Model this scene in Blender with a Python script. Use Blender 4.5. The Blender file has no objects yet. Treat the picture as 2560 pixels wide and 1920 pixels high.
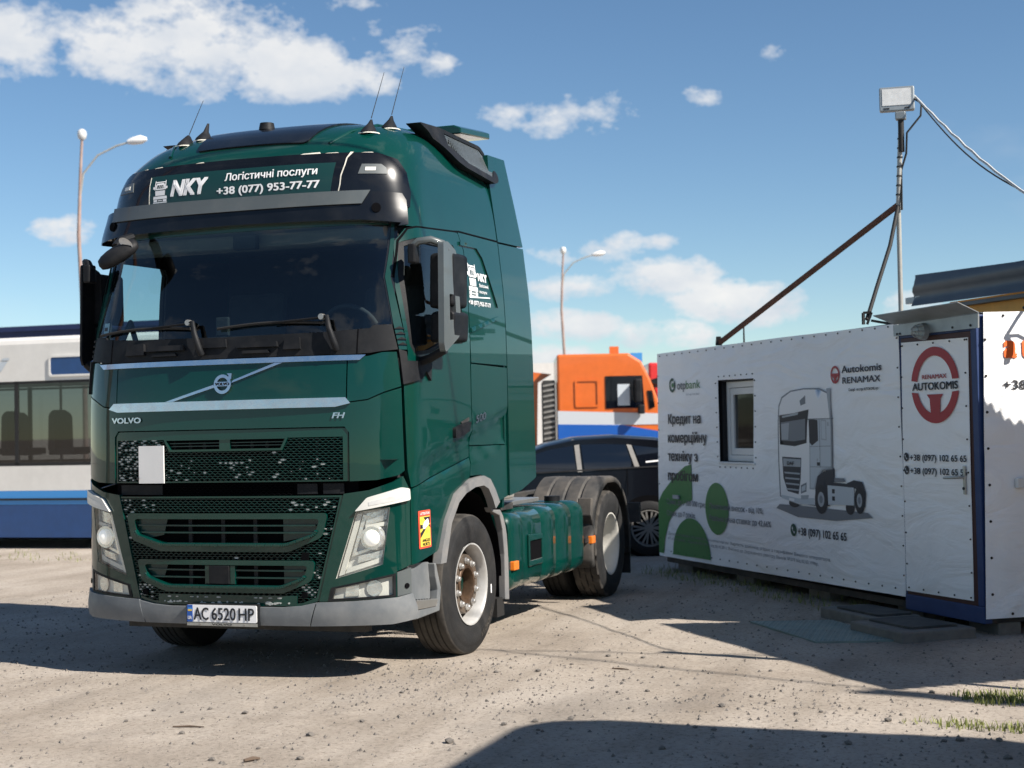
import bpy, bmesh, math, random
import numpy as np
from mathutils import Vector, Matrix
from mathutils.geometry import delaunay_2d_cdt

random.seed(7); rng = np.random.default_rng(7)
scene = bpy.context.scene
COL = scene.collection
PI = math.pi

# ------------------------------------------------------------------ camera
# world frame = the green tractor's frame: x to its left, y towards its rear, z up, metres
CAM = np.array([5.1615, -8.8453, 1.6084]); YAW, PITCH, ROLL, FPX = -0.3391, 0.0288, -0.0211, 3800.8
def cam_axes():
    cy, sy, cp, sp, cr, sr = math.cos(YAW), math.sin(YAW), math.cos(PITCH), math.sin(PITCH), math.cos(ROLL), math.sin(ROLL)
    f = np.array([sy*cp, cy*cp, sp]); r = np.array([cy, -sy, 0.]); u = np.cross(r, f)
    return r*cr + u*sr, -r*sr + u*cr, f
RV, UV, FV = cam_axes()
cam_data = bpy.data.cameras.new('camera'); cam = bpy.data.objects.new('camera', cam_data); COL.objects.link(cam)
cam.matrix_world = Matrix(((RV[0], UV[0], -FV[0], CAM[0]), (RV[1], UV[1], -FV[1], CAM[1]), (RV[2], UV[2], -FV[2], CAM[2]), (0, 0, 0, 1)))
cam_data.sensor_width = 36.0; cam_data.lens = FPX/2560*36; cam_data.clip_start = 0.1; cam_data.clip_end = 3000
cam_data.dof.use_dof = True; cam_data.dof.focus_distance = 9.6; cam_data.dof.aperture_fstop = 3.0
scene.camera = cam

# ------------------------------------------------------------------ light
SUN = Vector((1.1, -0.25, 1.0)).normalized()
SUN_EL = math.asin(SUN.z); SUN_AZ = math.atan2(SUN.x, SUN.y)
sd = bpy.data.lights.new('sun', 'SUN'); sd.energy = 5.0; sd.angle = math.radians(0.53); sd.color = (1.0, 0.93, 0.84)
so = bpy.data.objects.new('sun', sd); COL.objects.link(so); so.rotation_euler = SUN.to_track_quat('Z', 'Y').to_euler()
so.location = (20, -5, 20)
vs = scene.view_settings; vs.view_transform = 'Standard'; vs.look = 'None'; vs.exposure = 0.8; vs.gamma = 1.0
vs.use_curve_mapping = False

def pixel_dir(u, v):
    d = FV + (u-1280)/FPX*RV - (v-960)/FPX*UV
    return d/np.linalg.norm(d)

def make_world():
    w = bpy.data.worlds.new('World'); scene.world = w; w.use_nodes = True
    nt = w.node_tree; N = nt.nodes; L = nt.links; N.clear()
    out = N.new('ShaderNodeOutputWorld'); mix = N.new('ShaderNodeMixShader')
    b1 = N.new('ShaderNodeBackground'); b2 = N.new('ShaderNodeBackground')
    sky = N.new('ShaderNodeTexSky'); sky.sky_type = 'NISHITA'; sky.sun_disc = False
    sky.sun_elevation = SUN_EL; sky.sun_rotation = SUN_AZ; sky.altitude = 1600; sky.air_density = 1.0; sky.dust_density = 0.1; sky.ozone_density = 0.7
    hs = N.new('ShaderNodeHueSaturation'); hs.inputs['Saturation'].default_value = 1.11; hs.inputs['Hue'].default_value = .5; L.new(sky.outputs[0], hs.inputs['Color']); tn = N.new('ShaderNodeMix'); tn.data_type = 'RGBA'; tn.blend_type = 'MULTIPLY'; tn.inputs['Factor'].default_value = 1.; L.new(hs.outputs[0], tn.inputs['A']); tn.inputs['B'].default_value = (.91, 1.0, 1.03, 1); L.new(tn.outputs['Result'], b1.inputs[0]); b1.inputs[1].default_value = 0.065
    tc = N.new('ShaderNodeTexCoord'); D = tc.outputs['Generated']
    def m(op, a, b=None, clamp=False):
        n = N.new('ShaderNodeMath'); n.operation = op; n.use_clamp = clamp
        for i, x in enumerate((a, b)):
            if x is None: continue
            if isinstance(x, (int, float)): n.inputs[i].default_value = x
            else: L.new(x, n.inputs[i])
        return n.outputs[0]
    def dot(vec):
        n = N.new('ShaderNodeVectorMath'); n.operation = 'DOT_PRODUCT'; L.new(D, n.inputs[0]); n.inputs[1].default_value = tuple(vec); return n.outputs['Value']
    def noise(scale, detail, rough, off=(0, 0, 0), stretch=(1, 1, 1.7)):
        mp = N.new('ShaderNodeMapping'); L.new(D, mp.inputs[0]); mp.inputs['Location'].default_value = off; mp.inputs['Scale'].default_value = stretch
        n = N.new('ShaderNodeTexNoise'); L.new(mp.outputs[0], n.inputs['Vector']); n.inputs['Scale'].default_value = scale
        n.inputs['Detail'].default_value = detail; n.inputs['Roughness'].default_value = rough; return n.outputs['Fac']
    # individual cumulus clouds: direction, half width, half height, weight
    blobs = [(330, 110, 190, 110, 1.05), (520, 110, 230, 130, 1.1), (700, 160, 190, 95, 1.05), (420, 30, 170, 70, .9), (830, 195, 170, 60, .95), (930, 215, 90, 38, .8), (1000, 120, 140, 75, .78), (1095, 160, 70, 40, .75),
             (20, 100, 140, 95, .95), (110, 45, 110, 60, .6), (165, 578, 85, 38, .8), (1255, 290, 95, 42, .78), (1440, 285, 160, 60, .8), (1385, 310, 90, 42, .7),
             (1560, 600, 70, 32, .85), (1640, 603, 60, 24, .75), (1690, 695, 160, 58, .95), (1830, 755, 180, 72, 1.1), (1440, 720, 120, 40, .9), (1690, 835, 160, 48, 1.05),
             (1430, 810, 140, 44, 1.0), (1380, 895, 120, 36, .9), (1940, 140, 60, 34, .62), (1750, 250, 50, 40, .55), (1530, 620, 120, 40, .5), (880, 8, 80, 25, .6), (2290, 758, 90, 40, .7),
             (1380, 640, 90, 36, .55)]
    tot = None; low = None
    for (u, v, hw, hh, wt) in blobs:
        c = pixel_dir(u, v); e1 = pixel_dir(u+10, v)-pixel_dir(u-10, v); e1 /= np.linalg.norm(e1); e2 = np.cross(e1, c)
        e2 = e2 if e2[2] > 0 else -e2
        a = dot(e1/(hw/FPX)); b = dot(e2/(hh/FPX)); f = dot(c)
        r2 = m('ADD', m('MULTIPLY', a, a), m('MULTIPLY', b, b))
        g = m('MULTIPLY', m('MULTIPLY', m('SUBTRACT', 1.6, r2), .62, True), wt)
        g = m('MULTIPLY', g, m('GREATER_THAN', f, .5))
        tot = g if tot is None else m('MAXIMUM', tot, g)
        s = m('MULTIPLY', g, m('ADD', b, 0.9)); low = s if low is None else m('MAXIMUM', low, s)
    n1 = noise(20, 12, .62); n2 = noise(64, 10, .66, (3, 1, 2))
    nn = m('ADD', m('MULTIPLY', m('SUBTRACT', n1, .5), 2.3), m('MULTIPLY', m('SUBTRACT', n2, .5), 1.3))
    dens = m('ADD', m('SUBTRACT', tot, .42), m('MULTIPLY', nn, .82))
    dens = m('MULTIPLY', dens, m('GREATER_THAN', tot, .02))
    # scattered fair-weather clouds over the rest of the sky, thinning where the placed ones stand
    g1 = noise(3.2, 9, .6, (5, 2, 1), (1, 1, 2.2)); fv = dot(FV)
    away = m('MULTIPLY', m('SUBTRACT', .955, fv), 14., True)
    gen = m('MULTIPLY', m('MULTIPLY', m('SUBTRACT', g1, .555), 5.0), away)
    up = m('MULTIPLY', dot((0, 0, 1)), 12., True)
    gen = m('MULTIPLY', gen, up)
    fac = m('MAXIMUM', m('MULTIPLY', dens, 2.3, True), m('MULTIPLY', gen, 1.0, True))
    fac = m('MULTIPLY', m('POWER', fac, .85), .93)
    sh = m('ADD', m('MULTIPLY', m('SUBTRACT', noise(30, 5, .6, (1, 7, 3)), .42), 1.5), m('MULTIPLY', low, .42), True)
    cr = N.new('ShaderNodeMix'); cr.data_type = 'RGBA'; L.new(sh, cr.inputs['Factor'])
    cr.inputs['A'].default_value = (.68, .73, .80, 1); cr.inputs['B'].default_value = (.97, .955, .93, 1)
    L.new(cr.outputs['Result'], b2.inputs[0]); b2.inputs[1].default_value = .57
    L.new(fac, mix.inputs[0]); L.new(b1.outputs[0], mix.inputs[1]); L.new(b2.outputs[0], mix.inputs[2]); L.new(mix.outputs[0], out.inputs[0])
make_world()

# ------------------------------------------------------------------ materials
MATS = {}
def material(name, col, rough=.5, metal=0., coat=0., spec=.5, var=0., vscale=6., bump=0., bscale=60., dirt=None, dirt_amt=0., dirt_scale=3., emit=None, emit_s=0., coords='Object', coat_rough=.03, rough_var=0.):
    mt = bpy.data.materials.new(name); mt.use_nodes = True; nt = mt.node_tree; N = nt.nodes; L = nt.links
    p = N['Principled BSDF']
    p.inputs['Base Color'].default_value = (*col, 1); p.inputs['Roughness'].default_value = rough; p.inputs['Metallic'].default_value = metal
    p.inputs['Coat Weight'].default_value = coat; p.inputs['Coat Roughness'].default_value = coat_rough; p.inputs['Specular IOR Level'].default_value = spec
    tc = N.new('ShaderNodeTexCoord')
    def noise(sc, det=6, rg=.6):
        n = N.new('ShaderNodeTexNoise'); L.new(tc.outputs[coords], n.inputs['Vector']); n.inputs['Scale'].default_value = sc; n.inputs['Detail'].default_value = det; n.inputs['Roughness'].default_value = rg; return n.outputs['Fac']
    cur = None
    if var > 0:
        r = N.new('ShaderNodeValToRGB'); L.new(noise(vscale), r.inputs[0])
        r.color_ramp.elements[0].position = .3; r.color_ramp.elements[1].position = .7
        r.color_ramp.elements[0].color = (*[c*(1-var) for c in col], 1); r.color_ramp.elements[1].color = (*[min(1, c*(1+var)) for c in col], 1)
        cur = r.outputs[0]
    if dirt is not None:
        r = N.new('ShaderNodeValToRGB'); L.new(noise(dirt_scale, 9, .68), r.inputs[0])
        r.color_ramp.elements[0].position = .5-.25*dirt_amt; r.color_ramp.elements[1].position = .78
        r.color_ramp.elements[0].color = (0, 0, 0, 1); r.color_ramp.elements[1].color = (dirt_amt,)*3+(1,)
        mx = N.new('ShaderNodeMix'); mx.data_type = 'RGBA'; L.new(r.outputs[0], mx.inputs['Factor'])
        if cur is None: mx.inputs['A'].default_value = (*col, 1)
        else: L.new(cur, mx.inputs['A'])
        mx.inputs['B'].default_value = (*dirt, 1); cur = mx.outputs['Result']
    if cur is not None: L.new(cur, p.inputs['Base Color'])
    if rough_var > 0:
        mr = N.new('ShaderNodeMapRange'); L.new(noise(vscale*2.3), mr.inputs[0]); mr.inputs[1].default_value = .3; mr.inputs[2].default_value = .7
        mr.inputs[3].default_value = max(0, rough-rough_var); mr.inputs[4].default_value = min(1, rough+rough_var); L.new(mr.outputs[0], p.inputs['Roughness'])
    if bump > 0:
        b = N.new('ShaderNodeBump'); b.inputs['Strength'].default_value = bump; b.inputs['Distance'].default_value = .01
        L.new(noise(bscale), b.inputs['Height']); L.new(b.outputs[0], p.inputs['Normal'])
    if emit: p.inputs['Emission Color'].default_value = (*emit, 1); p.inputs['Emission Strength'].default_value = emit_s
    MATS[name] = mt; return mt
def glass(name, tint, refl=1.0, rough=0.0):
    mt = bpy.data.materials.new(name); mt.use_nodes = True; nt = mt.node_tree; N = nt.nodes; L = nt.links; N.clear()
    o = N.new('ShaderNodeOutputMaterial'); mx = N.new('ShaderNodeMixShader'); t = N.new('ShaderNodeBsdfTransparent'); g = N.new('ShaderNodeBsdfGlossy')
    t.inputs[0].default_value = (*tint, 1); g.inputs['Roughness'].default_value = rough; g.inputs['Color'].default_value = (refl,)*3+(1,)
    ge = N.new('ShaderNodeNewGeometry'); dt = N.new('ShaderNodeVectorMath'); dt.operation = 'DOT_PRODUCT'; L.new(ge.outputs['Incoming'], dt.inputs[0]); L.new(ge.outputs['Normal'], dt.inputs[1])
    def mt2(op, a, b=None):
        n = N.new('ShaderNodeMath'); n.operation = op; n.use_clamp = op != 'ABSOLUTE'
        for i, x in enumerate((a, b)):
            if x is None: continue
            if isinstance(x, float): n.inputs[i].default_value = x
            else: L.new(x, n.inputs[i])
        return n
    ab = mt2('ABSOLUTE', dt.outputs['Value']); om = mt2('SUBTRACT', 1.0, ab.outputs[0]); pw = mt2('POWER', om.outputs[0], 5.0); sc_ = mt2('MULTIPLY', pw.outputs[0], .92); mm = mt2('ADD', sc_.outputs[0], .07)
    L.new(mm.outputs[0], mx.inputs[0]); L.new(t.outputs[0], mx.inputs[1]); L.new(g.outputs[0], mx.inputs[2]); L.new(mx.outputs[0], o.inputs[0])
    MATS[name] = mt; return mt
DUST = (.32, .27, .22)
material('green_paint', (.0003, .0355, .0272), .34, coat=.85, spec=.12, var=.10, vscale=1.3, dirt=(.03, .07, .06), dirt_amt=.10, dirt_scale=2.2, coat_rough=.012)
material('green_mesh', (.002, .032, .027), .35, coat=.4, spec=.3, var=.2, vscale=20)
material('black_gloss', (.005, .006, .008), .25, coat=.45, spec=.25, var=.2, vscale=5, dirt=(.05, .05, .05), dirt_amt=.08, dirt_scale=5)
material('black_plastic', (.009, .010, .012), .55, spec=.2, var=.25, vscale=9, bump=.15, bscale=220, dirt=(.12, .11, .10), dirt_amt=.14, dirt_scale=6)
material('dark_inside', (.004, .004, .005), .9, spec=.05)
material('interior_dark', (.012, .012, .014), .75, var=.2)
material('interior_grey', (.11, .105, .10), .85, var=.1)
material('interior_seat', (.03, .032, .036), .9, var=.2)
material('grey_plastic', (.125, .138, .148), .5, var=.1, vscale=4, bump=.12, bscale=250, dirt=(.36, .34, .31), dirt_amt=.28, dirt_scale=4, rough_var=.1)
material('grey_strip', (.085, .098, .1), .38, coat=.3, var=.08, vscale=3, dirt=(.25, .24, .22), dirt_amt=.15, dirt_scale=5)
material('arch_grey', (.17, .175, .18), .62, var=.1, vscale=5, bump=.15, bscale=200, dirt=DUST, dirt_amt=.35, dirt_scale=5)
material('chrome', (.62, .64, .68), .2, metal=1., var=.06, vscale=8, rough_var=.08, bump=.03, bscale=40)
material('white_plastic', (.66, .66, .62), .4, var=.05, vscale=9, dirt=(.5, .47, .4), dirt_amt=.2, dirt_scale=9)
material('white_paint', (.72, .72, .71), .5, var=.05, dirt=(.35, .32, .28), dirt_amt=.15)
material('lamp_silver', (.82, .83, .82), .2, metal=.75, var=.15, vscale=25, bump=.25, bscale=45)
material('lamp_grey', (.66, .66, .64), .35, metal=.15, var=.1, vscale=20)
material('lamp_lit', (.9, .9, .85), .1, emit=(1, .98, .9), emit_s=.18, bump=.2, bscale=60)
material('amber', (.70, .16, .02), .25, coat=.6, emit=(1, .3, .02), emit_s=.12, var=.15, vscale=60)
glass('lamp_glass', (.93, .94, .92)); glass('windscreen_glass', (.60, .76, .78), .9); glass('side_glass', (.74, .8, .8), 1.0); glass('car_glass', (.05, .055, .06), 1.); glass('bus_glass', (.33, .35, .36), .8)
material('tyre', (.014, .0145, .0155), .75, spec=.3, var=.25, vscale=7, bump=.3, bscale=90, dirt=(.10, .09, .078), dirt_amt=.22, dirt_scale=5)
material('tread', (.03, .028, .026), .9, var=.3, vscale=9, bump=.3, bscale=120, dirt=(.22, .19, .155), dirt_amt=.34, dirt_scale=4)
material('rim_steel', (.48, .48, .47), .42, metal=.2, var=.12, vscale=8, dirt=(.2, .17, .13), dirt_amt=.35, dirt_scale=9)
material('rim_white', (.56, .55, .51), .5, var=.08, vscale=6, dirt=(.3, .26, .2), dirt_amt=.35, dirt_scale=5)
material('hub_steel', (.12, .10, .08), .5, metal=.3, var=.25, vscale=14, dirt=(.16, .09, .05), dirt_amt=.5, dirt_scale=9, bump=.3, bscale=80)
material('hub_bronze', (.10, .06, .035), .5, metal=.4, var=.3, vscale=12, bump=.3, bscale=60)
material('nut_metal', (.45, .44, .42), .34, metal=.6, var=.1)
material('fender_rubber', (.024, .025, .026), .75, var=.25, vscale=6, dirt=(.26, .225, .185), dirt_amt=.5, dirt_scale=2.5, bump=.2, bscale=90)
material('chassis_dark', (.02, .021, .022), .7, var=.3, dirt=(.15, .13, .11), dirt_amt=.4, dirt_scale=4)
material('aluminium', (.45, .45, .43), .38, metal=.8, var=.1, dirt=(.4, .36, .3), dirt_amt=.4, dirt_scale=7, bump=.15, bscale=150)
material('steel_rail', (.30, .29, .27), .5, metal=.5, var=.2, dirt=DUST, dirt_amt=.4)
material('sign_green', (.0035, .035, .032), .4, coat=.3)
material('print_white', (.82, .82, .82), .5)
material('print_black', (.012, .014, .02), .6)
material('plate_white', (.84, .84, .85), .35, var=.03, dirt=(.5, .48, .45), dirt_amt=.1, dirt_scale=12)
material('plate_blue', (.015, .09, .38), .4); material('print_yellow', (.8, .52, .05), .5); material('sticker_yellow', (.82, .62, .08), .5); material('sticker_red', (.75, .09, .05), .5)
material('paint_chip', (.42, .44, .42), .55, var=.15, vscale=30)
material('sealant', (.62, .6, .52), .7, var=.15, vscale=40)
# cabin
def tarp_material():
    mt = material('banner_white', (.88, .895, .905), .5, var=.02, vscale=2, dirt=(.5, .49, .48), dirt_amt=.12, dirt_scale=1.6)
    nt = mt.node_tree; N = nt.nodes; L = nt.links; p = N['Principled BSDF']; tc = [n for n in N if n.type == 'TEX_COORD'][0]
    mp = N.new('ShaderNodeMapping'); L.new(tc.outputs['Object'], mp.inputs[0]); mp.inputs['Rotation'].default_value = (0, .7, 0); mp.inputs['Scale'].default_value = (.7, 1, 2.2)
    n = N.new('ShaderNodeTexNoise'); L.new(mp.outputs[0], n.inputs['Vector']); n.inputs['Scale'].default_value = 1.7; n.inputs['Detail'].default_value = 5; n.inputs['Distortion'].default_value = 1.2
    b = N.new('ShaderNodeBump'); b.inputs['Strength'].default_value = .55; b.inputs['Distance'].default_value = .06; L.new(n.outputs['Fac'], b.inputs['Height']); L.new(b.outputs[0], p.inputs['Normal'])
tarp_material()
material('print_green', (.035, .20, .05), .55, var=.06); material('print_red', (.36, .022, .03), .55, var=.06); material('print_dark', (.02, .024, .035), .6); material('print_darkgreen', (.01, .07, .045), .6)
material('print_orange', (.85, .14, .02), .55); material('print_grey', (.36, .39, .42), .55); material('print_light', (.50, .55, .59), .5); material('print_mid', (.17, .19, .215), .55)
material('cabin_blue', (.012, .04, .14), .55, var=.15, dirt=(.1, .09, .08), dirt_amt=.2); material('door_frame', (.05, .016, .014), .6, var=.2)
material('window_pvc', (.68, .69, .68), .45, var=.04, dirt=(.4, .38, .34), dirt_amt=.2)
material('roof_sheet', (.085, .10, .115), .5, metal=.35, var=.15, vscale=3, dirt=(.1, .09, .08), dirt_amt=.3)
material('galvanised', (.30, .33, .34), .45, metal=.5, var=.15, vscale=6)
material('orange_sheet', (.9, .40, .05), .55, var=.1)
material('rust', (.13, .055, .032), .85, var=.35, vscale=9, bump=.4, bscale=60)
material('pole_grey', (.4, .4, .37), .5, metal=.2, var=.12, dirt=(.14, .08, .05), dirt_amt=.35, dirt_scale=8)
material('rubber_black', (.012, .012, .012), .7)
material('cable_white', (.5, .5, .48), .6)
material('concrete', (.16, .15, .135), .9, var=.2, vscale=9, bump=.5, bscale=60)
material('mat_rubber', (.03, .034, .036), .8, var=.2, dirt=(.2, .18, .15), dirt_amt=.4, dirt_scale=3)
material('plate_teal', (.17, .24, .23), .45, metal=.3, var=.2, vscale=5, dirt=DUST, dirt_amt=.5, dirt_scale=3)
# background
material('bus_white', (.70, .68, .64), .4, coat=.3, var=.04, dirt=(.4, .36, .3), dirt_amt=.2, dirt_scale=1.2)
material('bus_blue', (.008, .05, .17), .4, coat=.4, var=.1); material('bus_light_blue', (.04, .25, .60), .4, coat=.4)
material('navy_sheet', (.012, .022, .085), .5, var=.15)
material('truck_orange', (.62, .13, .018), .35, coat=.5, var=.06); material('truck_blue', (.01, .09, .38), .35, coat=.5); material('truck_silver', (.5, .53, .56), .35, coat=.5); material('truck_red', (.62, .02, .02), .35, coat=.5)
material('car_black', (.003, .0035, .006), .3, spec=.3, coat=.25, var=.1, coat_rough=.05)
material('lamp_pole', (.32, .25, .22), .7, var=.25, vscale=3, dirt=(.25, .09, .05), dirt_amt=.6, dirt_scale=.8)
material('pale_wall', (.6, .58, .55), .8, var=.05)
material('van_white', (.75, .75, .74), .4, coat=.6, var=.03)
material('grass', (.17, .19, .05), .8, var=.35, vscale=9)
material('stone', (.155, .14, .125), .9, var=.55, vscale=8, bump=.5, bscale=90)
material('twig', (.10, .07, .05), .9, var=.3)
material('skin_dark', (.03, .03, .035), .9)

# ------------------------------------------------------------------ mesh helpers
def empty(name, loc=(0, 0, 0), rotz=0., label=None, cat=None, group=None, parent=None):
    o = bpy.data.objects.new(name, None); COL.objects.link(o); o.location = loc; o.rotation_euler = (0, 0, rotz)
    o.empty_display_size = .2
    if parent: o.parent = parent
    tag(o, label, cat, group); return o
def tag(o, label=None, cat=None, group=None, kind=None):
    if label: o['label'] = label
    if cat: o['category'] = cat
    if group: o['group'] = group
    if kind: o['kind'] = kind
    return o
def link(name, me, parent=None, mat=None):
    o = bpy.data.objects.new(name, me); COL.objects.link(o)
    if parent: o.parent = parent
    if mat and not me.materials: me.materials.append(MATS[mat])
    return o
def copy_tree(o, parent=None):
    c = o.copy(); COL.objects.link(c); c.parent = parent
    for ch in list(o.children): copy_tree(ch, c)
    return c
class MB:
    def __init__(s): s.v = []; s.f = []
    def add(s, vs, fs):
        b = len(s.v); s.v += [tuple(map(float, p)) for p in vs]; s.f += [tuple(b+i for i in f) for f in fs]; return s
    def box(s, x0, x1, y0, y1, z0, z1):
        return s.add([(x0, y0, z0), (x1, y0, z0), (x1, y1, z0), (x0, y1, z0), (x0, y0, z1), (x1, y0, z1), (x1, y1, z1), (x0, y1, z1)],
                     [(3, 2, 1, 0), (4, 5, 6, 7), (0, 1, 5, 4), (1, 2, 6, 5), (2, 3, 7, 6), (3, 0, 4, 7)])
    def prism(s, pts, mp, d0, d1):
        # pts: closed 2d outline; mp(a,b,d) -> 3d ; between depth d0 and d1
        n = len(pts); V = [mp(a, b, d0) for a, b in pts]+[mp(a, b, d1) for a, b in pts]
        F = [tuple(range(n-1, -1, -1)), tuple(range(n, 2*n))]+[(i, (i+1) % n, n+(i+1) % n, n+i) for i in range(n)]
        return s.add(V, F)
    def cyl(s, p0, p1, r0, r1=None, seg=16, caps=True):
        r1 = r0 if r1 is None else r1; p0 = Vector(p0); p1 = Vector(p1); d = (p1-p0).normalized()
        a = d.orthogonal().normalized(); b = d.cross(a)
        V = []
        for p, r in ((p0, r0), (p1, r1)):
            for i in range(seg):
                t = 2*PI*i/seg; V.append(p+a*(r*math.cos(t))+b*(r*math.sin(t)))
        F = [(i, (i+1) % seg, seg+(i+1) % seg, seg+i) for i in range(seg)]
        if caps: F += [tuple(range(seg-1, -1, -1)), tuple(range(seg, 2*seg))]
        return s.add(V, F)
    def tube(s, pts, r, seg=10, caps=True):
        pts = [Vector(p) for p in pts]; n = len(pts); rs = r if isinstance(r, (list, tuple)) else [r]*n
        t0 = (pts[1]-pts[0]).normalized(); a = t0.orthogonal().normalized(); V = []
        for i, p in enumerate(pts):
            t = ((pts[min(i+1, n-1)]-pts[max(i-1, 0)])).normalized()
            a = (a-t*a.dot(t)).normalized(); b = t.cross(a)
            for k in range(seg):
                q = 2*PI*k/seg; V.append(p+a*(rs[i]*math.cos(q))+b*(rs[i]*math.sin(q)))
        F = [(i*seg+k, i*seg+(k+1) % seg, (i+1)*seg+(k+1) % seg, (i+1)*seg+k) for i in range(n-1) for k in range(seg)]
        if caps: F += [tuple(range(seg-1, -1, -1)), tuple(range((n-1)*seg, n*seg))]
        return s.add(V, F)
    def bar(s, p0, p1, w, h, up=(0, 0, 1)):
        p0 = Vector(p0); p1 = Vector(p1); d = (p1-p0).normalized(); up = Vector(up); a = d.cross(up)
        if a.length < 1e-4: a = d.orthogonal()
        a.normalize(); b = a.cross(d); V = [p+a*(i*w/2)+b*(j*h/2) for p in (p0, p1) for i, j in ((-1, -1), (1, -1), (1, 1), (-1, 1))]
        return s.add(V, [(3, 2, 1, 0), (4, 5, 6, 7), (0, 1, 5, 4), (1, 2, 6, 5), (2, 3, 7, 6), (3, 0, 4, 7)])
    def lathe(s, prof, org, seg=48, axis='x', sgn=1, closed=False, rfun=None):
        # prof: (axial, radius) list
        V = []; n = len(prof)
        for i in range(seg):
            t = 2*PI*i/seg; c, si = math.cos(t), math.sin(t)
            for j, (ax, r) in enumerate(prof):
                if rfun: r = rfun(i, j, r)
                if axis == 'x': V.append((org[0]+sgn*ax, org[1]+r*c, org[2]+r*si))
                elif axis == 'z': V.append((org[0]+r*c, org[1]+r*si, org[2]+sgn*ax))
                else: V.append((org[0]+r*c, org[1]+sgn*ax, org[2]+r*si))
        F = []
        for i in range(seg):
            for j in range(n if closed else n-1):
                a, b = i*n+j, i*n+(j+1) % n; c2, d = ((i+1) % seg)*n+(j+1) % n, ((i+1) % seg)*n+j
                F.append((a, b, c2, d))
        return s.add(V, F)
    def grid(s, fn, us, vs):
        nu, nv = len(us), len(vs); V = [fn(u, v) for u in us for v in vs]
        return s.add(V, [(i*nv+j, (i+1)*nv+j, (i+1)*nv+j+1, i*nv+j+1) for i in range(nu-1) for j in range(nv-1)])
    def build(s, name, mat, parent=None, smooth=None, bevel=0., seg=2, recalc=True):
        me = bpy.data.meshes.new(name); me.from_pydata(s.v, [], s.f); me.validate()
        if recalc:
            bm = bmesh.new(); bm.from_mesh(me); bmesh.ops.recalc_face_normals(bm, faces=bm.faces); bm.to_mesh(me); bm.free()
        if smooth is not None:
            me.polygons.foreach_set('use_smooth', [True]*len(me.polygons)); me.set_sharp_from_angle(angle=math.radians(smooth))
        o = link(name, me, parent, mat)
        if bevel:
            b = o.modifiers.new('bevel', 'BEVEL'); b.width = bevel; b.segments = seg; b.limit_method = 'ANGLE'; b.angle_limit = math.radians(35)
            b.harden_normals = smooth is not None; b.use_clamp_overlap = True
        return o

def in_poly(x, y, P):
    ins = False; n = len(P); j = n-1
    for i in range(n):
        xi, yi = P[i]; xj, yj = P[j]
        if (yi > y) != (yj > y) and x < (xj-xi)*(y-yi)/(yj-yi)+xi: ins = not ins
        j = i
    return ins
def subdivide(P, sp):
    out = []
    for i in range(len(P)):
        a = P[i]; b = P[(i+1) % len(P)]; n = max(1, int(math.ceil(math.hypot(b[0]-a[0], b[1]-a[1])/sp)))
        out += [(a[0]+(b[0]-a[0])*k/n, a[1]+(b[1]-a[1])*k/n) for k in range(n)]
    return out
def round_poly(P, r, k=4):
    out = []; n = len(P); rs = r if isinstance(r, (list, tuple)) else [r]*n
    for i in range(n):
        p = Vector(P[i]); a = Vector(P[i-1])-p; b = Vector(P[(i+1) % n])-p
        rr = min(rs[i], a.length*.45, b.length*.45)
        if rr <= 1e-5: out.append(tuple(p)); continue
        A = p+a.normalized()*rr; B = p+b.normalized()*rr
        for q in range(k+1):
            t = q/k; out.append(tuple(A*(1-t)**2+p*2*t*(1-t)+B*t*t))
    return out
def ellipse(cx, cy, rx, ry, n=28, t0=0., t1=2*PI):
    full = abs(t1-t0-2*PI) < 1e-6
    return [(cx+rx*math.cos(t0+(t1-t0)*i/(n if full else n-1)), cy+ry*math.sin(t0+(t1-t0)*i/(n if full else n-1))) for i in range(n)]
def sheet2d(outer, holes=(), sp=.08):
    outer = subdivide(outer, sp); holes = [subdivide(h, sp) for h in holes]
    V = []; E = []
    for loop in [outer]+list(holes):
        b = len(V); V += loop; E += [(b+i, b+(i+1) % len(loop)) for i in range(len(loop))]
    xs = [p[0] for p in outer]; ys = [p[1] for p in outer]
    nx = int((max(xs)-min(xs))/sp); ny = int((max(ys)-min(ys))/sp)
    arr = np.array(V)
    for i in range(1, nx+1):
        for j in range(1, ny+1):
            x = min(xs)+(max(xs)-min(xs))*i/(nx+1); y = min(ys)+(max(ys)-min(ys))*j/(ny+1)
            if in_poly(x, y, outer) and not any(in_poly(x, y, h) for h in holes):
                if ((arr[:, 0]-x)**2+(arr[:, 1]-y)**2).min() > (sp*.35)**2: V.append((x, y))
    r = delaunay_2d_cdt([Vector(p) for p in V], E, [], 0, 1e-6)
    ov = [tuple(p) for p in r[0]]; T = []
    for t in r[2]:
        cx = sum(ov[i][0] for i in t)/3; cy = sum(ov[i][1] for i in t)/3
        if in_poly(cx, cy, outer) and not any(in_poly(cx, cy, h) for h in holes):
            a, b, c = [ov[i] for i in t]
            ar = (b[0]-a[0])*(c[1]-a[1])-(b[1]-a[1])*(c[0]-a[0])
            if abs(ar) < 1e-10: continue
            T.append(tuple(t) if ar > 0 else tuple(reversed(t)))
    return ov, T
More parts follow.
